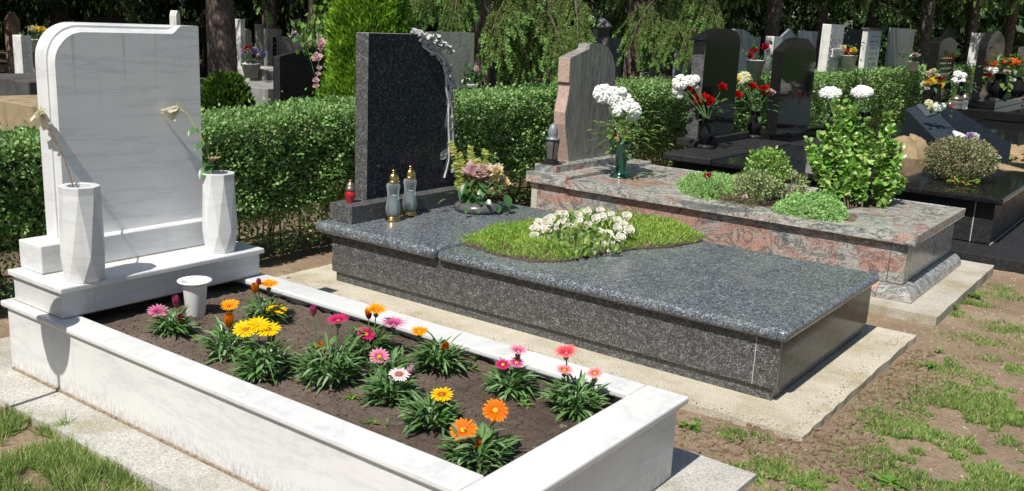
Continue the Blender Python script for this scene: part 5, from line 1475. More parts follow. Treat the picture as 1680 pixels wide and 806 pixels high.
# ------------------------------------------------------------------ background graves (depth from the camera in metres)
BG = [
 ('stone_cross', 'brown-red rough stone monument at the far left', 6, 31, 22, 100, 16.0, 'stone_brown', 'gable', 8),
 ('stone_stele', 'pale stained stone stele left of the white headstone', 21, 50, 58, 116, 11.5, 'stone_white', 'flat', 14),
 ('stone_stele', 'cream narrow stele near the left, taller than the stained one', 50, 66, 43, 92, 17.0, 'stone_beige', 'flat', 8),
 ('stone_stele', 'small far white stele left of the rounded corner of the white headstone', 72, 90, 26, 52, 22.0, 'stone_white', 'flat', 8),
 ('stone_wall_slab', 'long low grey stone slab showing above the white headstone', 138, 276, 28, 48, 20.0, 'stone_grey', 'flat', 4),
 ('stone_stele', 'bright white stele rising above the white headstone at its right', 278, 295, 19, 60, 15.5, 'stone_white', 'arch', 11),
 ('small_headstone', 'small grey headstone top left of the big spruce trunk', 304, 322, 36, 60, 21.0, 'stone_grey', 'flat', 8),
 ('stone_stele', 'rough white stele immediately right of the big spruce trunk', 386, 401, 32, 120, 13.0, 'stone_white', 'flat', 9),
 ('rounded_headstone', 'grey round-shouldered headstone behind the rough white stele', 398, 412, 48, 110, 15.0, 'stone_grey', 'round', 3),
 ('pillared_headstone', 'grey pillared headstone with a dark inlaid plaque', 433, 462, 48, 120, 12.5, 'stone_grey', 'flat', 6),
 ('small_headstone', 'grey broad headstone right of the pillared one', 458, 502, 61, 110, 13.5, 'stone_beige', 'flat', 4),
 ('small_headstone', 'white rounded headstone above the dark sloping one', 474, 512, 52, 90, 16.0, 'stone_white', 'arch', 3),
 ('small_headstone', 'far white gabled headstone between the hanging twigs', 479, 502, 38, 60, 22.0, 'stone_white', 'gable', 3),
 ('small_headstone', 'far pale headstone left of the pillared one', 418, 436, 40, 62, 21.0, 'stone_white', 'flat', 4),
 ('small_headstone', 'grey slim headstone behind the thin mossy trunk', 518, 545, 35, 90, 16.5, 'stone_grey', 'flat', 5),
 ('dark_headstone', 'large dark headstone with a rising slanted top before the thuja', 449, 552, 90, 170, 8.6, 'black_rough', 'wave', 11),
 ('limestone_headstone', 'beige limestone headstone dappled with shade right of the dark headstone', 668, 778, 52, 150, 8.2, 'stone_beige', 'flat', 4),
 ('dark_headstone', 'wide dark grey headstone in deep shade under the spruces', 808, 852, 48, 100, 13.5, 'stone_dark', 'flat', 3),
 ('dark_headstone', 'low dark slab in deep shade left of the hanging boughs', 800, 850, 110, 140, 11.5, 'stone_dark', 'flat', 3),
 ('grey_headstone', 'dark blue-grey headstone left of the big wavy black one', 1108, 1135, 66, 135, 12.8, 'stone_blue', 'flat', 4),
 ('grey_headstone', 'grey rounded headstone right behind the wavy black headstone', 1180, 1241, 47, 130, 12.6, 'stone_blue', 'shoulder', 6),
 ('ledge_tomb', 'grey ledged tomb left of the second spruce trunk', 994, 1022, 62, 130, 12.5, 'stone_grey', 'flat', 5),
 ('lantern_plinth', 'stone plinth carrying the baluster lantern', 1050, 1082, 120, 140, 12.0, 'stone_grey', 'flat', 8),
 ('grey_headstone', 'narrow pale headstone left of the slim black headstone', 1236, 1248, 61, 112, 16.0, 'stone_beige', 'flat', 3),
 ('white_headstone', 'white broad headstone left of the slim black headstone', 1257, 1284, 60, 118, 14.0, 'stone_white', 'flat', 14),
 ('grey_headstone', 'blue-grey tall headstone directly behind the slim black headstone', 1280, 1309, 50, 115, 14.3, 'stone_blue', 'gable', 4),
 ('white_headstone', 'cream headstone peeping over the slim black headstone at the right', 1310, 1342, 51, 74, 17.5, 'stone_white', 'flat', 2),
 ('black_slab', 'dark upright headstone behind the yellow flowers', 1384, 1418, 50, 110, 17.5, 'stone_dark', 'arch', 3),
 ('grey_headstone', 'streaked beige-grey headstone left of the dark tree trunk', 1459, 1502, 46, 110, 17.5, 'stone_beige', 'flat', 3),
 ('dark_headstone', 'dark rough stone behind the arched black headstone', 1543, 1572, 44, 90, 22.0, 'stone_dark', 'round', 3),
 ('white_headstone', 'bright white slab left of the round-topped black headstone', 1594, 1626, 54, 105, 21.0, 'stone_white', 'flat', 26),
 ('small_headstone', 'small far grey stone at the right edge of the photo', 1671, 1690, 77, 95, 24.0, 'stone_beige', 'flat', 4),
 ('small_headstone', 'far pale block in the shade above the beige limestone headstone', 816, 832, 14, 34, 30.0, 'stone_white', 'flat', 3),
]
bgbox = {}
for (nm, lab, a, b_, pt, pb, dp, mt, tp_, sw) in BG:
    t, bx = rear_headstone(nm, lab, a, b_, pt, pb, dp, mt, tp_, side_w=sw, zb=-.03)
    bgbox[lab] = (t, bx)
t, bx = bgbox['grey pillared headstone with a dark inlaid plaque']
G().box(bx[1] + .0005, bx[1] + .01, bx[2] + .08, bx[3] - .1, bx[5] - .75, bx[5] - .1).build('plaque', M['black'], t)
inscription(t, (bx[0], bx[1] + .01, bx[2] + .1, bx[3] - .12, bx[4], bx[5]), 4, bx[5] - .35, bx[5] - .18, .1, .9)
# book-shaped white headstone with a carved spine and lettering
t, bx = rear_headstone('book_headstone', 'white split headstone shaped like a leaning open slab with lettering and a notched seam', 1350, 1386, 40, 115, 14.8, 'stone_white', 'flat', zb=-.03, side_w=15, tilt=1)
inscription(t, bx, 4, bx[5] - .40, bx[5] - .22, .2, .95)
G().box(bx[1] + .001, bx[1] + .04, bx[2] + .08, bx[3] + .02, bx[5] - .50, bx[5] - .36).build('name_block', M['stone_white'], t, bevel=.004)
inscription(t, (bx[0], bx[1] + .04, bx[2] + .08, bx[3] + .02, bx[4], bx[5]), 2, bx[5] - .47, bx[5] - .41, .1, .95)
g = G()
for k in range(9): g.box(bx[1] + .001, bx[1] + .03, bx[2] + .0, bx[2] + .03, bx[5] - .15 - k * .1, bx[5] - .11 - k * .1)
g.build('notched_seam', M['stone_grey'], t)['kind'] = 'stuff'
t, bx = rear_headstone('lettered_headstone', 'white lettered headstone with a dark cap in the middle of the far row', 1416, 1447, 49, 112, 16.5, 'stone_white', 'flat', zb=-.03, side_w=9)
inscription(t, bx, 8, bx[5] - .75, bx[5] - .1, .2, .85)
G().box(bx[0] - .02, bx[1] + .02, bx[2] - .02, bx[3] + .02, bx[5] + .001, bx[5] + .04).build('cap_stone', M['stone_dark'], t)

# graves' low kerbs and ledges at the left and middle background
def bgbox_(name, lab, px, py, depth, sx, sy, sz, mat, zb=-.03, cat='kerb', steps=0):
    c = at(px, py, depth); t = thing(name, lab, cat, (c[0], c[1], zb)); sz = sz or c[2] - zb
    G().box(c[0] - sx / 2, c[0] + sx / 2, c[1], c[1] + sy, zb, zb + sz).build('slab', M[mat], t, bevel=.01)
    for k in range(steps):
        G().box(c[0] - sx / 2 - .2, c[0] + sx / 2 + .15 * (k + 1), c[1] - .1 * (k + 1), c[1] + sy + .1, zb, zb + sz * (1 - (k + 1) / (steps + 1))).build('step', M[mat], t, bevel=.01)
    return t
bgbox_('sandstone_step', 'sunlit tan sandstone kerb block at the left edge above the hedge', 20, 168, 8.2, 1.2, 1.1, None, 'stone_tan', steps=1)
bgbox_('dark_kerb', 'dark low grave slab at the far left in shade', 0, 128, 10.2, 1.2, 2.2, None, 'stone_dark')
bgbox_('grave_ledge', 'white ledge with flowers between the stele and the pillared headstone', 402, 112, 11.8, .8, 1.0, None, 'stone_beige')
bgbox_('carved_base', 'carved grey stone base in shade below the white ledge', 392, 140, 9.8, .9, 1.0, None, 'stone_grey', steps=1)
bgbox_('gravel_path_edge', 'pale stone kerb strip right of the dark trunk at the hedge', 1540, 92, 24, .5, 4, .25, 'stone_white')
# baluster lantern with candle pole
c = at(1072, 119, 11.8); t = thing('baluster_lantern', 'grey baluster-shaped grave lantern with a tall white candle between the boughs', 'lantern', c)
s = 11.8 / F_PX
G().lathe([(7 * s, 0), (7 * s, 2 * s), (3 * s, 5 * s), (3.5 * s, 8 * s), (6 * s, 16 * s), (5.5 * s, 22 * s), (3 * s, 26 * s), (4.5 * s, 30 * s), (4.5 * s, 32 * s)], c, 18).build('baluster', M['stone_grey'], t, smooth=True)
G().lathe([(2 * s, 32 * s), (2 * s, 48 * s), (3.4 * s, 48 * s), (3.4 * s, 50 * s), (1.6 * s, 51 * s), (1.4 * s, 72 * s), (0, 74 * s)], c, 12).build('candle', M['wax'], t, smooth=True)
c = at(990, 62, 13.5); s = 13.5 / F_PX; t = thing('stone_urn', 'small stone urn monument with domed lid left of the second trunk', 'urn', c)
G().lathe([(10 * s, 0), (10 * s, 14 * s), (13 * s, 15 * s), (13 * s, 19 * s), (9 * s, 24 * s), (3 * s, 28 * s), (0, 29 * s)], c, 20).build('urn_body', M['stone_grey'], t, smooth=True)
G().box(c[0] - .12, c[0] + .12, c[1] - .12, c[1] + .12, -.03, c[2] - .001).build('pedestal', M['stone_grey'], t)
c = at(1022, 72, 12.4)
# blue bin
c = on(1527, 108, 'z', 0); c = at(1527, 100, 24); t = thing('waste_bin', 'dark blue plastic bin beside the dark trunk', 'bin', (c[0], c[1], -.03))
G().lathe([(.22, 0), (.26, .1), (.3, .95), (.31, .97), (.31, 1.0), (.2, 1.12), (0, 1.15)], (c[0], c[1], -.03), 20).build('bin_body', M['blue_paint'], t, smooth=True)

# small pots of flowers in the background
def potted(px, py, depth, lab, kinds, r=.09, potmat='stone_white', ph=.16, leaf='rose_leaf', fr=.05):
    c = at(px, py, depth); s = depth / F_PX
    t = thing('flower_pot', lab, 'pot of flowers', c)
    G().lathe([(r * .6, -ph), (r * .9, 0), (r, .01), (r * .8, .01), (0, -.02)], c, 14).build('pot', M[potmat], t, smooth=True)
    for k, kd in enumerate(kinds):
        q = c + np.array([random.uniform(-1, 1) * r * 1.5, random.uniform(-1, 1) * r * 1.5, random.uniform(.05, .18)])
        me = MM['white'] if kd == 'white_m' else RM[kd]; inst('flower', me, q, t, zmat(up_to_cam(q, .5)), fr / .035)
    P = c + rng.normal(size=(60, 3)) * r * .8 + np.array([0, 0, .07]); A, B = rand_leaves(P, np.tile([0, 0, 1.], (60, 1)), .07, .5)
    leaves_obj('leaves', P, A, B, M[leaf], t)
potted(57, 66, 13.0, 'yellow and white flowers before the brown-red monument', ['yellow', 'yellow', 'cream', 'yellow'], .12)
potted(412, 106, 11.6, 'red and purple flowers on the white ledge', ['orange', 'red', 'lilac', 'lilac', 'blue', 'pink'], .13)
potted(493, 60, 13.0, 'orange and yellow flowers before the white rounded headstone', ['orange', 'yellow', 'peach'], .1)
potted(1393, 92, 15.2, 'yellow and red flowers in a white vase between the white headstones', ['yellow', 'yellow', 'cream', 'crimson', 'red'], .14, 'stone_white', .3)
potted(1240, 100, 12.2, 'dark red roses with a white jug beside the grey rounded headstone', ['red', 'crimson', 'white', 'crimson'], .13, 'stone_white', .25)
potted(774, 140, 8.8, 'small pink and white pot on the base of the beige limestone headstone', ['pink', 'pink', 'white'], .05, 'stone_white', .06, fr=.025)
potted(1498, 102, 17, 'pink and white flowers at the foot of the dark trunk', ['pink', 'white', 'crimson'], .12)
potted(1150, 42, 14.5, 'white flower heads above the wavy black headstone', ['white_m', 'white_m', 'white'], .12)
potted(75, 80, 15.0, 'yellow and orange flowers left of the white headstone edge', ['orange', 'yellow', 'red'], .1)
potted(975, 50, 14, 'pale white flowers left of the stone urn', ['white_m', 'white_m'], .12)

# ------------------------------------------------------------------ thuja, dark globe shrub, rose bush
def conifer_cone(name, lab, c, r, h, n, L, mat, wr=.35, grp=None, lean=0, p=.85):
    t = thing(name, lab, 'tree' if h > 1.3 else 'shrub', c, grp)
    u = rng.random(n); z = (1 - np.sqrt(1 - u * .97)) if p > .6 else u * .99; a = rng.uniform(0, 2 * math.pi, n)
    prof = (1 - z) ** p * np.clip(.55 + z * 5, 0, 1)
    clump = 1 + .75 * fbm(a * 3.0, z * h * 4.5, 3) + .35 * fbm(a * 9, z * h * 14, 2)
    rad = r * prof * clump * rng.uniform(.72, 1.0, n)
    P = np.column_stack([c[0] + rad * np.cos(a), c[1] + rad * np.sin(a), c[2] + z * h + .02])
    N = np.column_stack([np.cos(a), np.sin(a), np.full(n, .9)])
    A, B = rand_leaves(P, N, L, wr, .5, .5)
    leaves_obj('foliage', P, A, B, M[mat], t)
    G().tube([c, np.array(c) + (0, 0, h * .9)], [r * .1, .01], 7).build('trunk', M['bark'], t)
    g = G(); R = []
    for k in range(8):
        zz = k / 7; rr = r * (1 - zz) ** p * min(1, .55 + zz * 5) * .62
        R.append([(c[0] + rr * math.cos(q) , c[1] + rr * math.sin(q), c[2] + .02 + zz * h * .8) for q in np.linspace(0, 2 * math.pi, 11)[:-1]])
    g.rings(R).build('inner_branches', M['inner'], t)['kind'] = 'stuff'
    return t
c = at(604, 160, 8.0); c[2] = -.03
conifer_cone('thuja_tree', 'bright green conical thuja behind the dark granite headstone', c, .52, 3.2, 46000, .055, 'thuja')
c = at(652, 60, 9.0); c[2] = -.03
c = at(370, 165, 7.6); c[2] = -.03
conifer_cone('globe_shrub', 'dark green rounded conifer shrub at the foot of the big spruce trunk', c, .36, 1.10, 13000, .05, 'darkshrub', .4, p=.36)
c = at(1012, 60, 15); c[2] = -.03
conifer_cone('thuja_shrub', 'small lime-green thuja left of the second spruce trunk', c, .25, 1.8, 7000, .06, 'thuja', .4, p=.35)
rb = thing('climbing_rose', 'climbing pink rose bush beside the dark slanted headstone', 'rose bush', (*at(545, 160, 8.3)[:2], 0))
g = G(); b_ = at(550, 160, 8.3); b_[2] = 0
fl = [(527, 72, 8), (520, 95, 8), (533, 78, 6), (521, 97, 7), (540, 64, 5), (526, 80, 5), (524, 112, 4), (518, 132, 5), (519, 142, 5), (522, 122, 4), (541, 66, 5)]
for px, py, r in fl[:]:
    e = at(px, py, 8.0); g.tube([b_, (b_ + e) / 2 + (0, 0, .2), e], [.006, .004, .003], 4)
    inst('flower', RM['pink'], e, rb, zmat(up_to_cam(e, .6)), r * 8.0 / F_PX / .035)
for px, py in ((530, 20), (525, 10), (540, 30), (515, 60), (500, 62), (545, 120)):
    e = at(px, py, 8.2); g.tube([b_, (b_ + e) / 2 + (0, 0, .2), e], [.006, .004, .003], 4)
g.build('stems', M['stem'], rb)['kind'] = 'stuff'
P = np.concatenate([at(px, py, 8.15) + rng.normal(size=(26, 3)) * .07 for px, py in ((530, 20), (527, 8), (540, 35), (520, 66), (500, 64), (510, 70), (545, 110), (535, 90), (550, 130), (545, 60), (515, 50))])
A, B = rand_leaves(P, np.tile([0, 0, 1.], (len(P), 1)), .06, .6)
leaves_obj('leaves', P, A, B, M['clover'], rb)

# ------------------------------------------------------------------ spruces
def strand(rngl, p, L, out, mi, acc, dens=1.35, wid=.034):
    """bottle-brush twig hanging down"""
    n = int(95 * L / .4 * dens); u = rng.random(n)
    d0 = unit(np.array([out[0] * .35, out[1] * .35, -1.0]) + rng.normal(size=3) * .10)
    base = p + d0 * L * u[:, None]
    r = unit(rng.normal(size=(n, 3)) - d0 * 0.2 + d0 * .9)
    A = r * wid * rng.uniform(.7, 1.2, (n, 1)); B = unit(np.cross(r, rng.normal(size=(n, 3)))) * .0058
    m_ = np.where((u > .70) & (mi > .5), 1, 0)
    acc.append((base, A * (1 + .3 * m_[:, None]), B * (1 + .9 * m_[:, None]), m_))

def branch_mesh(name, Lb, nst, hang, droop=.35, dens=1.35, newp=.65):
    acc = []; g = G(); n = 12
    ax = [np.array([Lb * u, 0, .22 * math.sin(u * 2.2) * Lb * .5 - droop * Lb * u * u]) for u in np.linspace(0, 1, n)]
    def axp(u):
        k = min(n - 2, int(u * (n - 1))); f = u * (n - 1) - k; return ax[k] * (1 - f) + ax[k + 1] * f
    wood = [(ax, .018)]
    for k in range(nst):
        u = .12 + .88 * random.random() ** .8
        p0 = axp(u); sgn = random.choice((-1, 1)); ln = (.25 + .6 * (1 - u)) * random.uniform(.2, 1.0) * Lb * .33
        ang = random.uniform(.5, 1.1)
        tip = p0 + np.array([math.cos(ang) * ln, sgn * math.sin(ang) * ln, -.25 * ln + random.uniform(-.05, .05)])
        d_ = unit(tip - p0 + 1e-6)
        m_ = int(22 * ln / .3) + 4; uu = rng.random(m_)
        base = p0 + (tip - p0) * uu[:, None]; r = unit(rng.normal(size=(m_, 3)) + d_ * .8)
        acc.append((base, r * .026, unit(np.cross(r, rng.normal(size=(m_, 3)))) * .0035, np.zeros(m_, int)))
        strand(None, tip, hang * random.uniform(.35, 1.1), d_, 1 if random.random() < newp else 0, acc, dens)
        if random.random() < .5: strand(None, (tip + p0) / 2, hang * random.uniform(.3, .8), d_, 0, acc, dens)
    P = np.concatenate([a[0] for a in acc]); A = np.concatenate([a[1] for a in acc]); B = np.concatenate([a[2] for a in acc]); mi = np.concatenate([a[3] for a in acc])
    me = quads_mesh(P, A, B, name, [M['needle'], M['needle_new'], M['bark']], mi, tri=True)
    # add wood by bmesh-free merge: separate tube object appended as mesh via from_pydata join
    g.tube(ax, np.linspace(.02, .005, n), 5)
    import bmesh
    bm = bmesh.new(); bm.from_mesh(me)
    vs = [bm.verts.new(tuple(q)) for q in np.concatenate(g.v)]
    for f in g.f:
        try: fc = bm.faces.new([vs[i] for i in f]); fc.material_index = 2
        except ValueError: pass
    bm.to_mesh(me); bm.free()
    return me
BRN = [branch_mesh('spruce_bough_%s' % s, 2.3, 58, .42, .30) for s in ('long', 'wide', 'dense')]
BRH = [branch_mesh('hanging_bough_%s' % s, 1.3, 40, .50, .45, 2.0, 1.0) for s in ('short', 'full', 'broad')]
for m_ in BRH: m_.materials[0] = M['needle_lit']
CRS = []
for i in range(2):
    n = 800; u = rng.random(n); P = np.column_stack([u * 2.6, rng.normal(size=n) * .45 * (1.1 - u), -.35 * u * u * 2 - rng.random(n) * .45])
    A, B = rand_leaves(P, np.tile([.3, 0, -1.], (n, 1)), .24, .22, .5, 0)
    CRS.append(quads_mesh(P, A, B, 'coarse_bough_%s' % 'ab'[i], M['needle_shaded']))

def trunk_mesh(c, r, h, name='trunk', parent=None):
    g = G(); n = 20; R = []
    sd_ = random.uniform(0, 90)
    for i in range(26):
        z = (i / 25) ** 1.3 * h; rr = r * (1 - .7 * z / h) * (1 + .5 * math.exp(-z / .25))
        R.append([(c[0] + rr * (1 + .16 * float(fbm(math.cos(a) * 2.5 + sd_, math.sin(a) * 2.5 + z * .7, 3))) * math.cos(a) + .04 * math.sin(z * .8 + sd_), c[1] + rr * (1 + .16 * float(fbm(math.cos(a) * 2.5 + sd_, math.sin(a) * 2.5 + z * .7, 3))) * math.sin(a), c[2] + z) for a in np.linspace(0, 2 * math.pi, n + 1)[:-1]])
    return g.rings(R).build(name, M['bark'], parent, smooth=True)

def spruce(lab, px, depth, r, h=11, low=1.9, nlow=9, ncr=22, fine=True, cone=.26, hang=None, grp='spruce trees behind the hedge', azs=None, c=None, crs=1.0):
    if c is None: c = at(px, 100, depth)
    c = np.array([c[0], c[1], -.04])
    t = thing('spruce_tree', lab, 'tree', c, grp)
    trunk_mesh(c, r, h, 'trunk', t)
    for k in range(nlow):
        a = (azs[k % len(azs)] + random.uniform(-.3, .3)) if azs else 2 * math.pi * k / nlow + random.uniform(-.3, .3)
        me = random.choice(BRN) if fine else random.choice(CRS)
        z = low + random.uniform(0, .8) + (k % 3) * .9; s = random.uniform(.8, 1.15) if fine else random.uniform(.8, 1.2)
        inst('bough', me, c + (0, 0, z), t, (random.uniform(-.15, .15), random.uniform(-.05, .2), a), s)
    for k in range(ncr):
        u = (k + .5) / ncr; z = max(low + .8, 4.9 if fine else 4.0) + (h - low - 3.4) * u; a = k * 2.4
        inst('bough', random.choice(CRS), c + (0, 0, z), t, (0, .1, a), (1.15 - .75 * u) * (h / 11) * 1.15 * crs)
    return t
def D(px, py, d): return at(px, py, d)
spruce('big spruce with reddish flaking trunk behind the white headstone', 362, 10.3, .160, low=2.6, nlow=5, ncr=14, azs=[2.2, 2.9, .2, 1.4])
spruce('spruce with grey-brown scaly trunk right of the pink headstone', 1034, 12.2, .125, low=2.5, nlow=5, ncr=12, azs=[2.4, 3.1, 3.9, 4.4], crs=.6)
spruce('thin spruce close behind the second scaly trunk', 1062, 14.5, .10, low=2.4, nlow=5, ncr=10, azs=[2.4, 3.3, 4.2], crs=.6)
spruce('spruce in deep shade right of the beige headstone', 792, 11.5, .13, low=2.2, nlow=5, ncr=10, azs=[2.0, 2.6, 3.4, 4.0], crs=.6)
spruce('spruce behind the hanging bright boughs', 905, 11.0, .09, low=2.1, nlow=6, ncr=8, azs=[2.4, 3.0, 3.6, 4.2], crs=.55)
spruce('slim mossy spruce in front of the pale headstones', 510, 10.5, .045, h=7, low=2.1, nlow=3, ncr=10, azs=[2.6, 3.6, 1.8])
spruce('dark spruce left of the slim black headstone', 1262, 17.0, .14, low=2.3, nlow=12, ncr=14, azs=[1.9, 2.6, 3.4, 4.4])
spruce('dark spruce trunk right of the beige-grey headstone', 1514, 20.5, .15, low=2.6, nlow=14, ncr=12)
spruce('dark spruce between the far headstones at the middle left', 445, 17, .14, low=2.2, nlow=8)
spruce('dark spruce far behind the white headstone', 105, 19, .16, low=1.7, nlow=9)
spruce('dark spruce at the far left edge', -20, 21, .15, low=2.0, nlow=8)
spruce('dark spruce behind the white stele', 235, 22, .15, low=1.6, nlow=9)
spruce('spruce with low boughs right of the second trunk', 1135, 15.5, .09, low=2.0, nlow=9, ncr=10, azs=[2.4, 3.1, 3.9, 4.6], crs=.6)
spruce('far spruce at the right edge', 1650, 24, .15, low=2.4, nlow=9)
spruce('far spruce behind the lettered headstone', 1425, 24, .14, low=2.2, nlow=9)
spruce('far spruce behind the book-shaped headstone', 1340, 21, .12, low=2.3, nlow=8)
spruce('far spruce between the black headstones at the right', 1585, 23, .14, low=2.4, nlow=8)
# hanging foreground boughs as in the picture, each borne by the tree beside it
def hanging(px, py, d, az, s=1.0, tree=None):
    p = at(px, py - 6, d + .5)
    o = inst('bough', random.choice(BRH), p, tree, (random.uniform(-.2, .2), .1, -.95 + random.uniform(-.55, .55)), s * .85)
    return o
tb = [o for o in bpy.data.objects if o.get('label') == 'spruce behind the hanging bright boughs'][0]
tb2 = [o for o in bpy.data.objects if o.get('label') == 'spruce with low boughs right of the second trunk'][0]
tb3 = [o for o in bpy.data.objects if o.get('label') == 'spruce in deep shade right of the beige headstone'][0]
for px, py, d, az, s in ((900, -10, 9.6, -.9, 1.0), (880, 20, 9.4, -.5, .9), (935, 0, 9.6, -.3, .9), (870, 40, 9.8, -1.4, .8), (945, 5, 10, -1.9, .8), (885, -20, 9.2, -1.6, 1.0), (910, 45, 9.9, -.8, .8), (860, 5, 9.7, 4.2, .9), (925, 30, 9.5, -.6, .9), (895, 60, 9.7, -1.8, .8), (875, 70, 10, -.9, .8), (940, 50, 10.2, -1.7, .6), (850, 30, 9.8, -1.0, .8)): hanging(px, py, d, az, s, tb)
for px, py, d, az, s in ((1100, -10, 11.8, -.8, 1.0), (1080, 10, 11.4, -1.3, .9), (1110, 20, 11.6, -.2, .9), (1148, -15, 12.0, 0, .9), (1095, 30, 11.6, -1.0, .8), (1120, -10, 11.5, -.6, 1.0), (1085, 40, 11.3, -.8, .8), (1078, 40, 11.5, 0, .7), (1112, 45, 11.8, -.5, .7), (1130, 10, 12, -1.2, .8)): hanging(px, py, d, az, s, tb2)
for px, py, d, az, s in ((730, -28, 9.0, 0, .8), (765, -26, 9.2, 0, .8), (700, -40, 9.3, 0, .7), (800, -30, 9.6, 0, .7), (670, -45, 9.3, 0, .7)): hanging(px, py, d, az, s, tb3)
# trees that only give the shade and the far wood
k = 0
for gx in np.arange(-28, -3.5, 4.6):
    for gy in np.arange(-9, 34, 4.6):
        x = gx + random.uniform(-1.3, 1.3); y = gy + random.uniform(-1.3, 1.3)
        v = np.array([x, y, 0]) - CAM; dep = v @ CF; px = 840 + F_PX * (v @ CR) / dep if dep > 0 else -999
        if dep > 0 and dep < 15 and -50 < px < 1750: continue
        if dep > 0 and 1200 < px < 1700 and dep < 22: continue
        if x > -5 and y > 6: continue
        if x > -9.5 and y < 15: continue
        spruce('spruce of the dark stand in the far background', 0, 0, random.uniform(.12, .2), h=random.uniform(10, 14), low=2.0, nlow=7, ncr=17, fine=False, c=(x, y, 0), grp='far spruces of the dark stand')
        k += 1
# far wood: leafy mass closing the view
n = 90000
a = rng.uniform(-.62, .62, n) ; dist = rng.uniform(34, 52, n)
dirv = unit(np.column_stack([CF[0] + CR[0] * a, CF[1] + CR[1] * a, np.zeros(n)]))
cl = fbm(a * 40, dist * .3, 3)
z = rng.uniform(0, 1, n) ** 1.2 * (11 + 5 * cl)
P = np.array([CAM[0], CAM[1], 0]) + dirv * dist[:, None] + np.column_stack([np.zeros(n), np.zeros(n), z])
A, B = rand_leaves(P, np.tile([.3, -.4, .6], (n, 1)), .38, .6, .8, 0)
wood = leaves_obj('far_wood', P, A, B, M['wood_leaf']); wood['label'] = 'far dark green wood behind the cemetery'; wood['category'] = 'wood'

# ------------------------------------------------------------------ grass, weeds and litter on the ground
def ground_z(x, y): return ground_h(x, y)
def grass(name, lab, centres, n, L, mat='grass', wid=.0022, up=1.0):
    P = []; 
    tot = sum(c[3] for c in centres)
    for px, py, r, w in centres:
        b_ = on(px, py, 'z', -.03); m_ = int(n * w / tot)
        q = rng.normal(size=(m_, 2)) * r * .55
        x = b_[0] + q[:, 0]; y = b_[1] + q[:, 1]
        k_ = fbm(x * 7, y * 7, 3) + .35 * fbm(x * 25, y * 25, 2) > -.045 + .05 * rng.random(m_)
        P.append(np.column_stack([x[k_], y[k_]]))
    P = np.concatenate(P)
    ap = ((P[:, 0] > -.1) & (P[:, 0] < 3.2) & (P[:, 1] > -.2) & (P[:, 1] < 1.255) & (fbm(P[:, 0] * 12, P[:, 1] * 12, 2) < .27)) | ((P[:, 0] > .3) & (P[:, 0] < 3.0) & (P[:, 1] > -.06) & (P[:, 1] < 1.05)) | ((P[:, 0] < 3.185) & (P[:, 1] > 1.77) & (P[:, 1] < 3.57)) | ((P[:, 0] < 3.21) & (P[:, 1] > 3.93) & (P[:, 1] < 5.68))
    P = P[~ap]; m_ = len(P)
    P = np.column_stack([P, ground_z(P[:, 0], P[:, 1])]); 
    P[:, 2] = np.where((P[:, 1] > -.2) & (P[:, 1] < 1.25) & (P[:, 0] < 3.2) & (P[:, 0] > -.1), np.maximum(P[:, 2], .03), P[:, 2])
    d = unit(np.column_stack([rng.normal(size=m_) * .5, rng.normal(size=m_) * .5, rng.uniform(.3, 1.2, m_) * up]))
    A = d * (L * rng.uniform(.4, 1.2, (m_, 1))); B = unit(np.cross(d, rng.normal(size=(m_, 3)))) * wid
    o = leaves_obj(name, P, A, B, M[mat]); tag(o, lab, name.replace('_', ' ')); return o
left = [(40, 700, .35, 5), (120, 770, .35, 5), (90, 640, .12, .8), (20, 790, .4, 5), (170, 700, .10, .8), (30, 640, .16, 1), (180, 790, .12, .8), (70, 720, .2, 2), (205, 650, .05, .25)]
right = [(1650, 700, .4, 5), (1580, 760, .3, 3), (1660, 660, .25, 3), (1500, 720, .18, 1.5), (1630, 790, .35, 4), (1300, 795, .16, 1.2), (1360, 800, .15, 1), (1660, 600, .15, .5), (1540, 600, .12, .4), (1660, 540, .15, .4),
         (1240, 720, .06, .3), (1130, 700, .05, .3), (1590, 500, .12, .7), (1555, 515, .1, .5), (1650, 480, .2, .5), (1560, 670, .15, .6), (1610, 560, .2, .3), (1260, 790, .1, .8), (1450, 690, .1, .4), (1480, 780, .2, .6), (1540, 590, .06, .4), (1200, 720, .05, .2)]
grass('grass', 'ragged grass at the lower left beside the white grave', left, 34000, .060, wid=.0017)
grass('grass', 'patchy short grass on the bare earth at the lower right', right, 60000, .030)
grass('clover', 'low leafy weeds among the grass at the lower right', right, 13000, .018, 'clover', .006, .5)
grass('clover', 'low leafy weeds among the grass at the lower left', left, 5000, .022, 'clover', .007, .5)
for px, py, L, n_, lab in ((1560, 505, .07, 18, 'broad-leaved weed beside the cream apron of the pink grave'), (1600, 485, .06, 24, 'larger spread weed right of the pink grave apron'), (1208, 720, .045, 14, 'small weed in the crumbled earth before the dark grave'), (1135, 700, .05, 14, 'weed at the far corner of the white grave'), (1525, 600, .04, 14, 'weed in the bare earth right of the dark grave'),
                          (1540, 575, .035, 10, 'tiny weed in the bare earth at the right'), (1460, 795, .06, 16, 'leafy weed at the lower edge of the picture'), (418, 452, .04, 8, 'tiny green weed in the earth gap behind the white grave'), (500, 445, .035, 6, 'second tiny weed in the gap near the dark grave')):
    weed(px, py, -.02, L, n_, 'clover', lab)
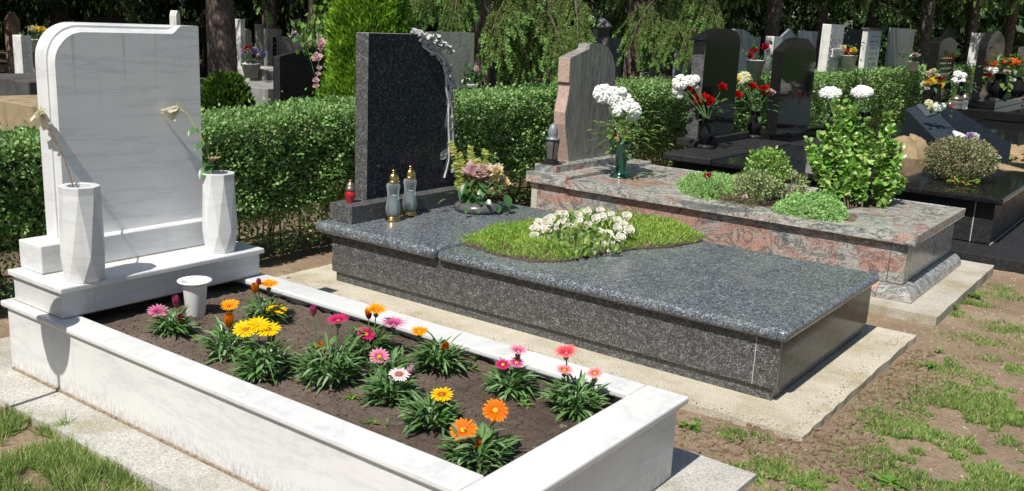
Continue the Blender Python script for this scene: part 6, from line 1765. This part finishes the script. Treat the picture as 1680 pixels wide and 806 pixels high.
# litter, pebbles, clods
n = 2600
x = rng.uniform(2.2, 5.0, n); y = rng.uniform(.8, 6.5, n)
ok = ~((x < 3.2) & ((y < 1.26) | ((y > 1.75) & (y < 3.6)) | (y > 3.92))); x = x[ok]; y = y[ok]; n = len(x)
P = np.column_stack([x, y, ground_z(x, y) + .003]); d = unit(np.column_stack([rng.normal(size=n), rng.normal(size=n), rng.normal(size=n) * .15]))
leaves_obj('leaf_litter', P, d * rng.uniform(.008, .03, (n, 1)), unit(np.cross(d, [0, 0, 1]) + rng.normal(size=(n, 3)) * .2) * rng.uniform(.0008, .005, (n, 1)), M['litter'])['label'] = 'dry leaf litter on the bare earth'
bpy.data.objects['leaf_litter']['category'] = 'litter'
def clods(name, lab, n, area, s0, s1, mat):
    g = G()
    for k in range(n):
        x, y, z = area()
        s = random.uniform(s0, s1) ** 1.0; v = np.array([(a, b_, c_) for a in (-1, 1) for b_ in (-1, 1) for c_ in (-1, 1)]) * s * .5 * rng.uniform(.5, 1.1, (8, 3))
        th = random.random() * 3; ct, st = math.cos(th), math.sin(th); v[:, :2] = v[:, :2] @ np.array([[ct, -st], [st, ct]])
        g.add(v + (x, y, z), [(0, 1, 3, 2), (4, 6, 7, 5), (0, 4, 5, 1), (2, 3, 7, 6), (0, 2, 6, 4), (1, 5, 7, 3)])
    o = g.build(name, M[mat], None); tag(o, lab, name.replace('_', ' ')); o['kind'] = 'stuff'
def ar1():
    while True:
        if random.random() < .5: x, y = random.gauss(3.3, .10), random.uniform(1.5, 3.4)
        else: x, y = random.uniform(2.3, 3.9), random.gauss(1.52, .15)
        if not ((x < 3.2 and (y < 1.26 or 1.76 < y < 3.58))): return x, y, float(ground_z(np.array(x), np.array(y)))
clods('earth_clods', 'crumbled earth clods around the corner of the dark grave apron', 1500, ar1, .006, .032, 'ground')
def ar2():
    x, y = random.uniform(-.6, .6), random.uniform(1.25, 1.9); return x, y, float(ground_z(np.array(x), np.array(y)))
clods('earth_clods', 'crumbled earth clods between the white step and the dark grave', 500, ar2, .01, .04, 'ground')
def ar3():
    x, y = random.uniform(.74, 2.8), random.uniform(.11, .92); return x, y, float(bed_h(np.array(x), np.array(y)))
clods('soil_crumbs', 'dark soil crumbs on the flower bed of the white grave', 2600, ar3, .003, .011, 'soil')

def ar4():
    while True:
        x, y = random.uniform(2.3, 5.0), random.uniform(.8, 6.5)
        if not ((x < 3.2) and ((y < 1.26) or (1.75 < y < 3.6) or (y > 3.92))): return x, y, float(ground_z(np.array(x), np.array(y)))
clods('pebbles', 'small pale pebbles and grit on the bare earth', 1400, ar4, .003, .011, 'stone_beige')
# fallen needles and bits on slabs and aprons
def bits(name, lab, n, x0, x1, y0, y1, z, excl=None):
    x = rng.uniform(x0, x1, n); y = rng.uniform(y0, y1, n)
    if excl: ok = ~((x > excl[0]) & (x < excl[1]) & (y > excl[2]) & (y < excl[3])); x = x[ok]; y = y[ok]
    m_ = len(x); P = np.column_stack([x, y, np.full(m_, z)]); d = unit(np.column_stack([rng.normal(size=m_), rng.normal(size=m_), np.abs(rng.normal(size=m_)) * .1]))
    o = leaves_obj(name, P, d * rng.uniform(.004, .018, (m_, 1)), unit(np.cross(d, [0, 0, 1.])) * rng.uniform(.0006, .0025, (m_, 1)), M['litter']); tag(o, lab, 'litter')
bits('fallen_needles', 'fallen needles and crumbs on the apron of the dark grave', 500, -.1, 3.15, 1.8, 3.5, .002, (.14, 2.94, 2.05, 3.4))
bits('fallen_needles', 'fallen needles and crumbs on the apron of the white grave', 500, 0, 3.15, -.18, 1.22, .038, (.29, 2.97, -.01, 1.02))
bits('fallen_needles', 'few fallen needles on the dark cover slab', 110, 1.0, 2.95, 2.05, 3.35, .3535)
def ar5():
    while True:
        x, y = random.uniform(-.05, 3.15), random.uniform(1.78, 3.5); 
        if (x > 2.97 or y < 2.03) and min(abs(x - 3.18), abs(y - 1.78)) < .10 * random.random() + .01: return x, y, .001
clods('earth_clods', 'earth crumbs spilt over the rim of the dark grave apron', 900, ar5, .002, .006, 'ground')
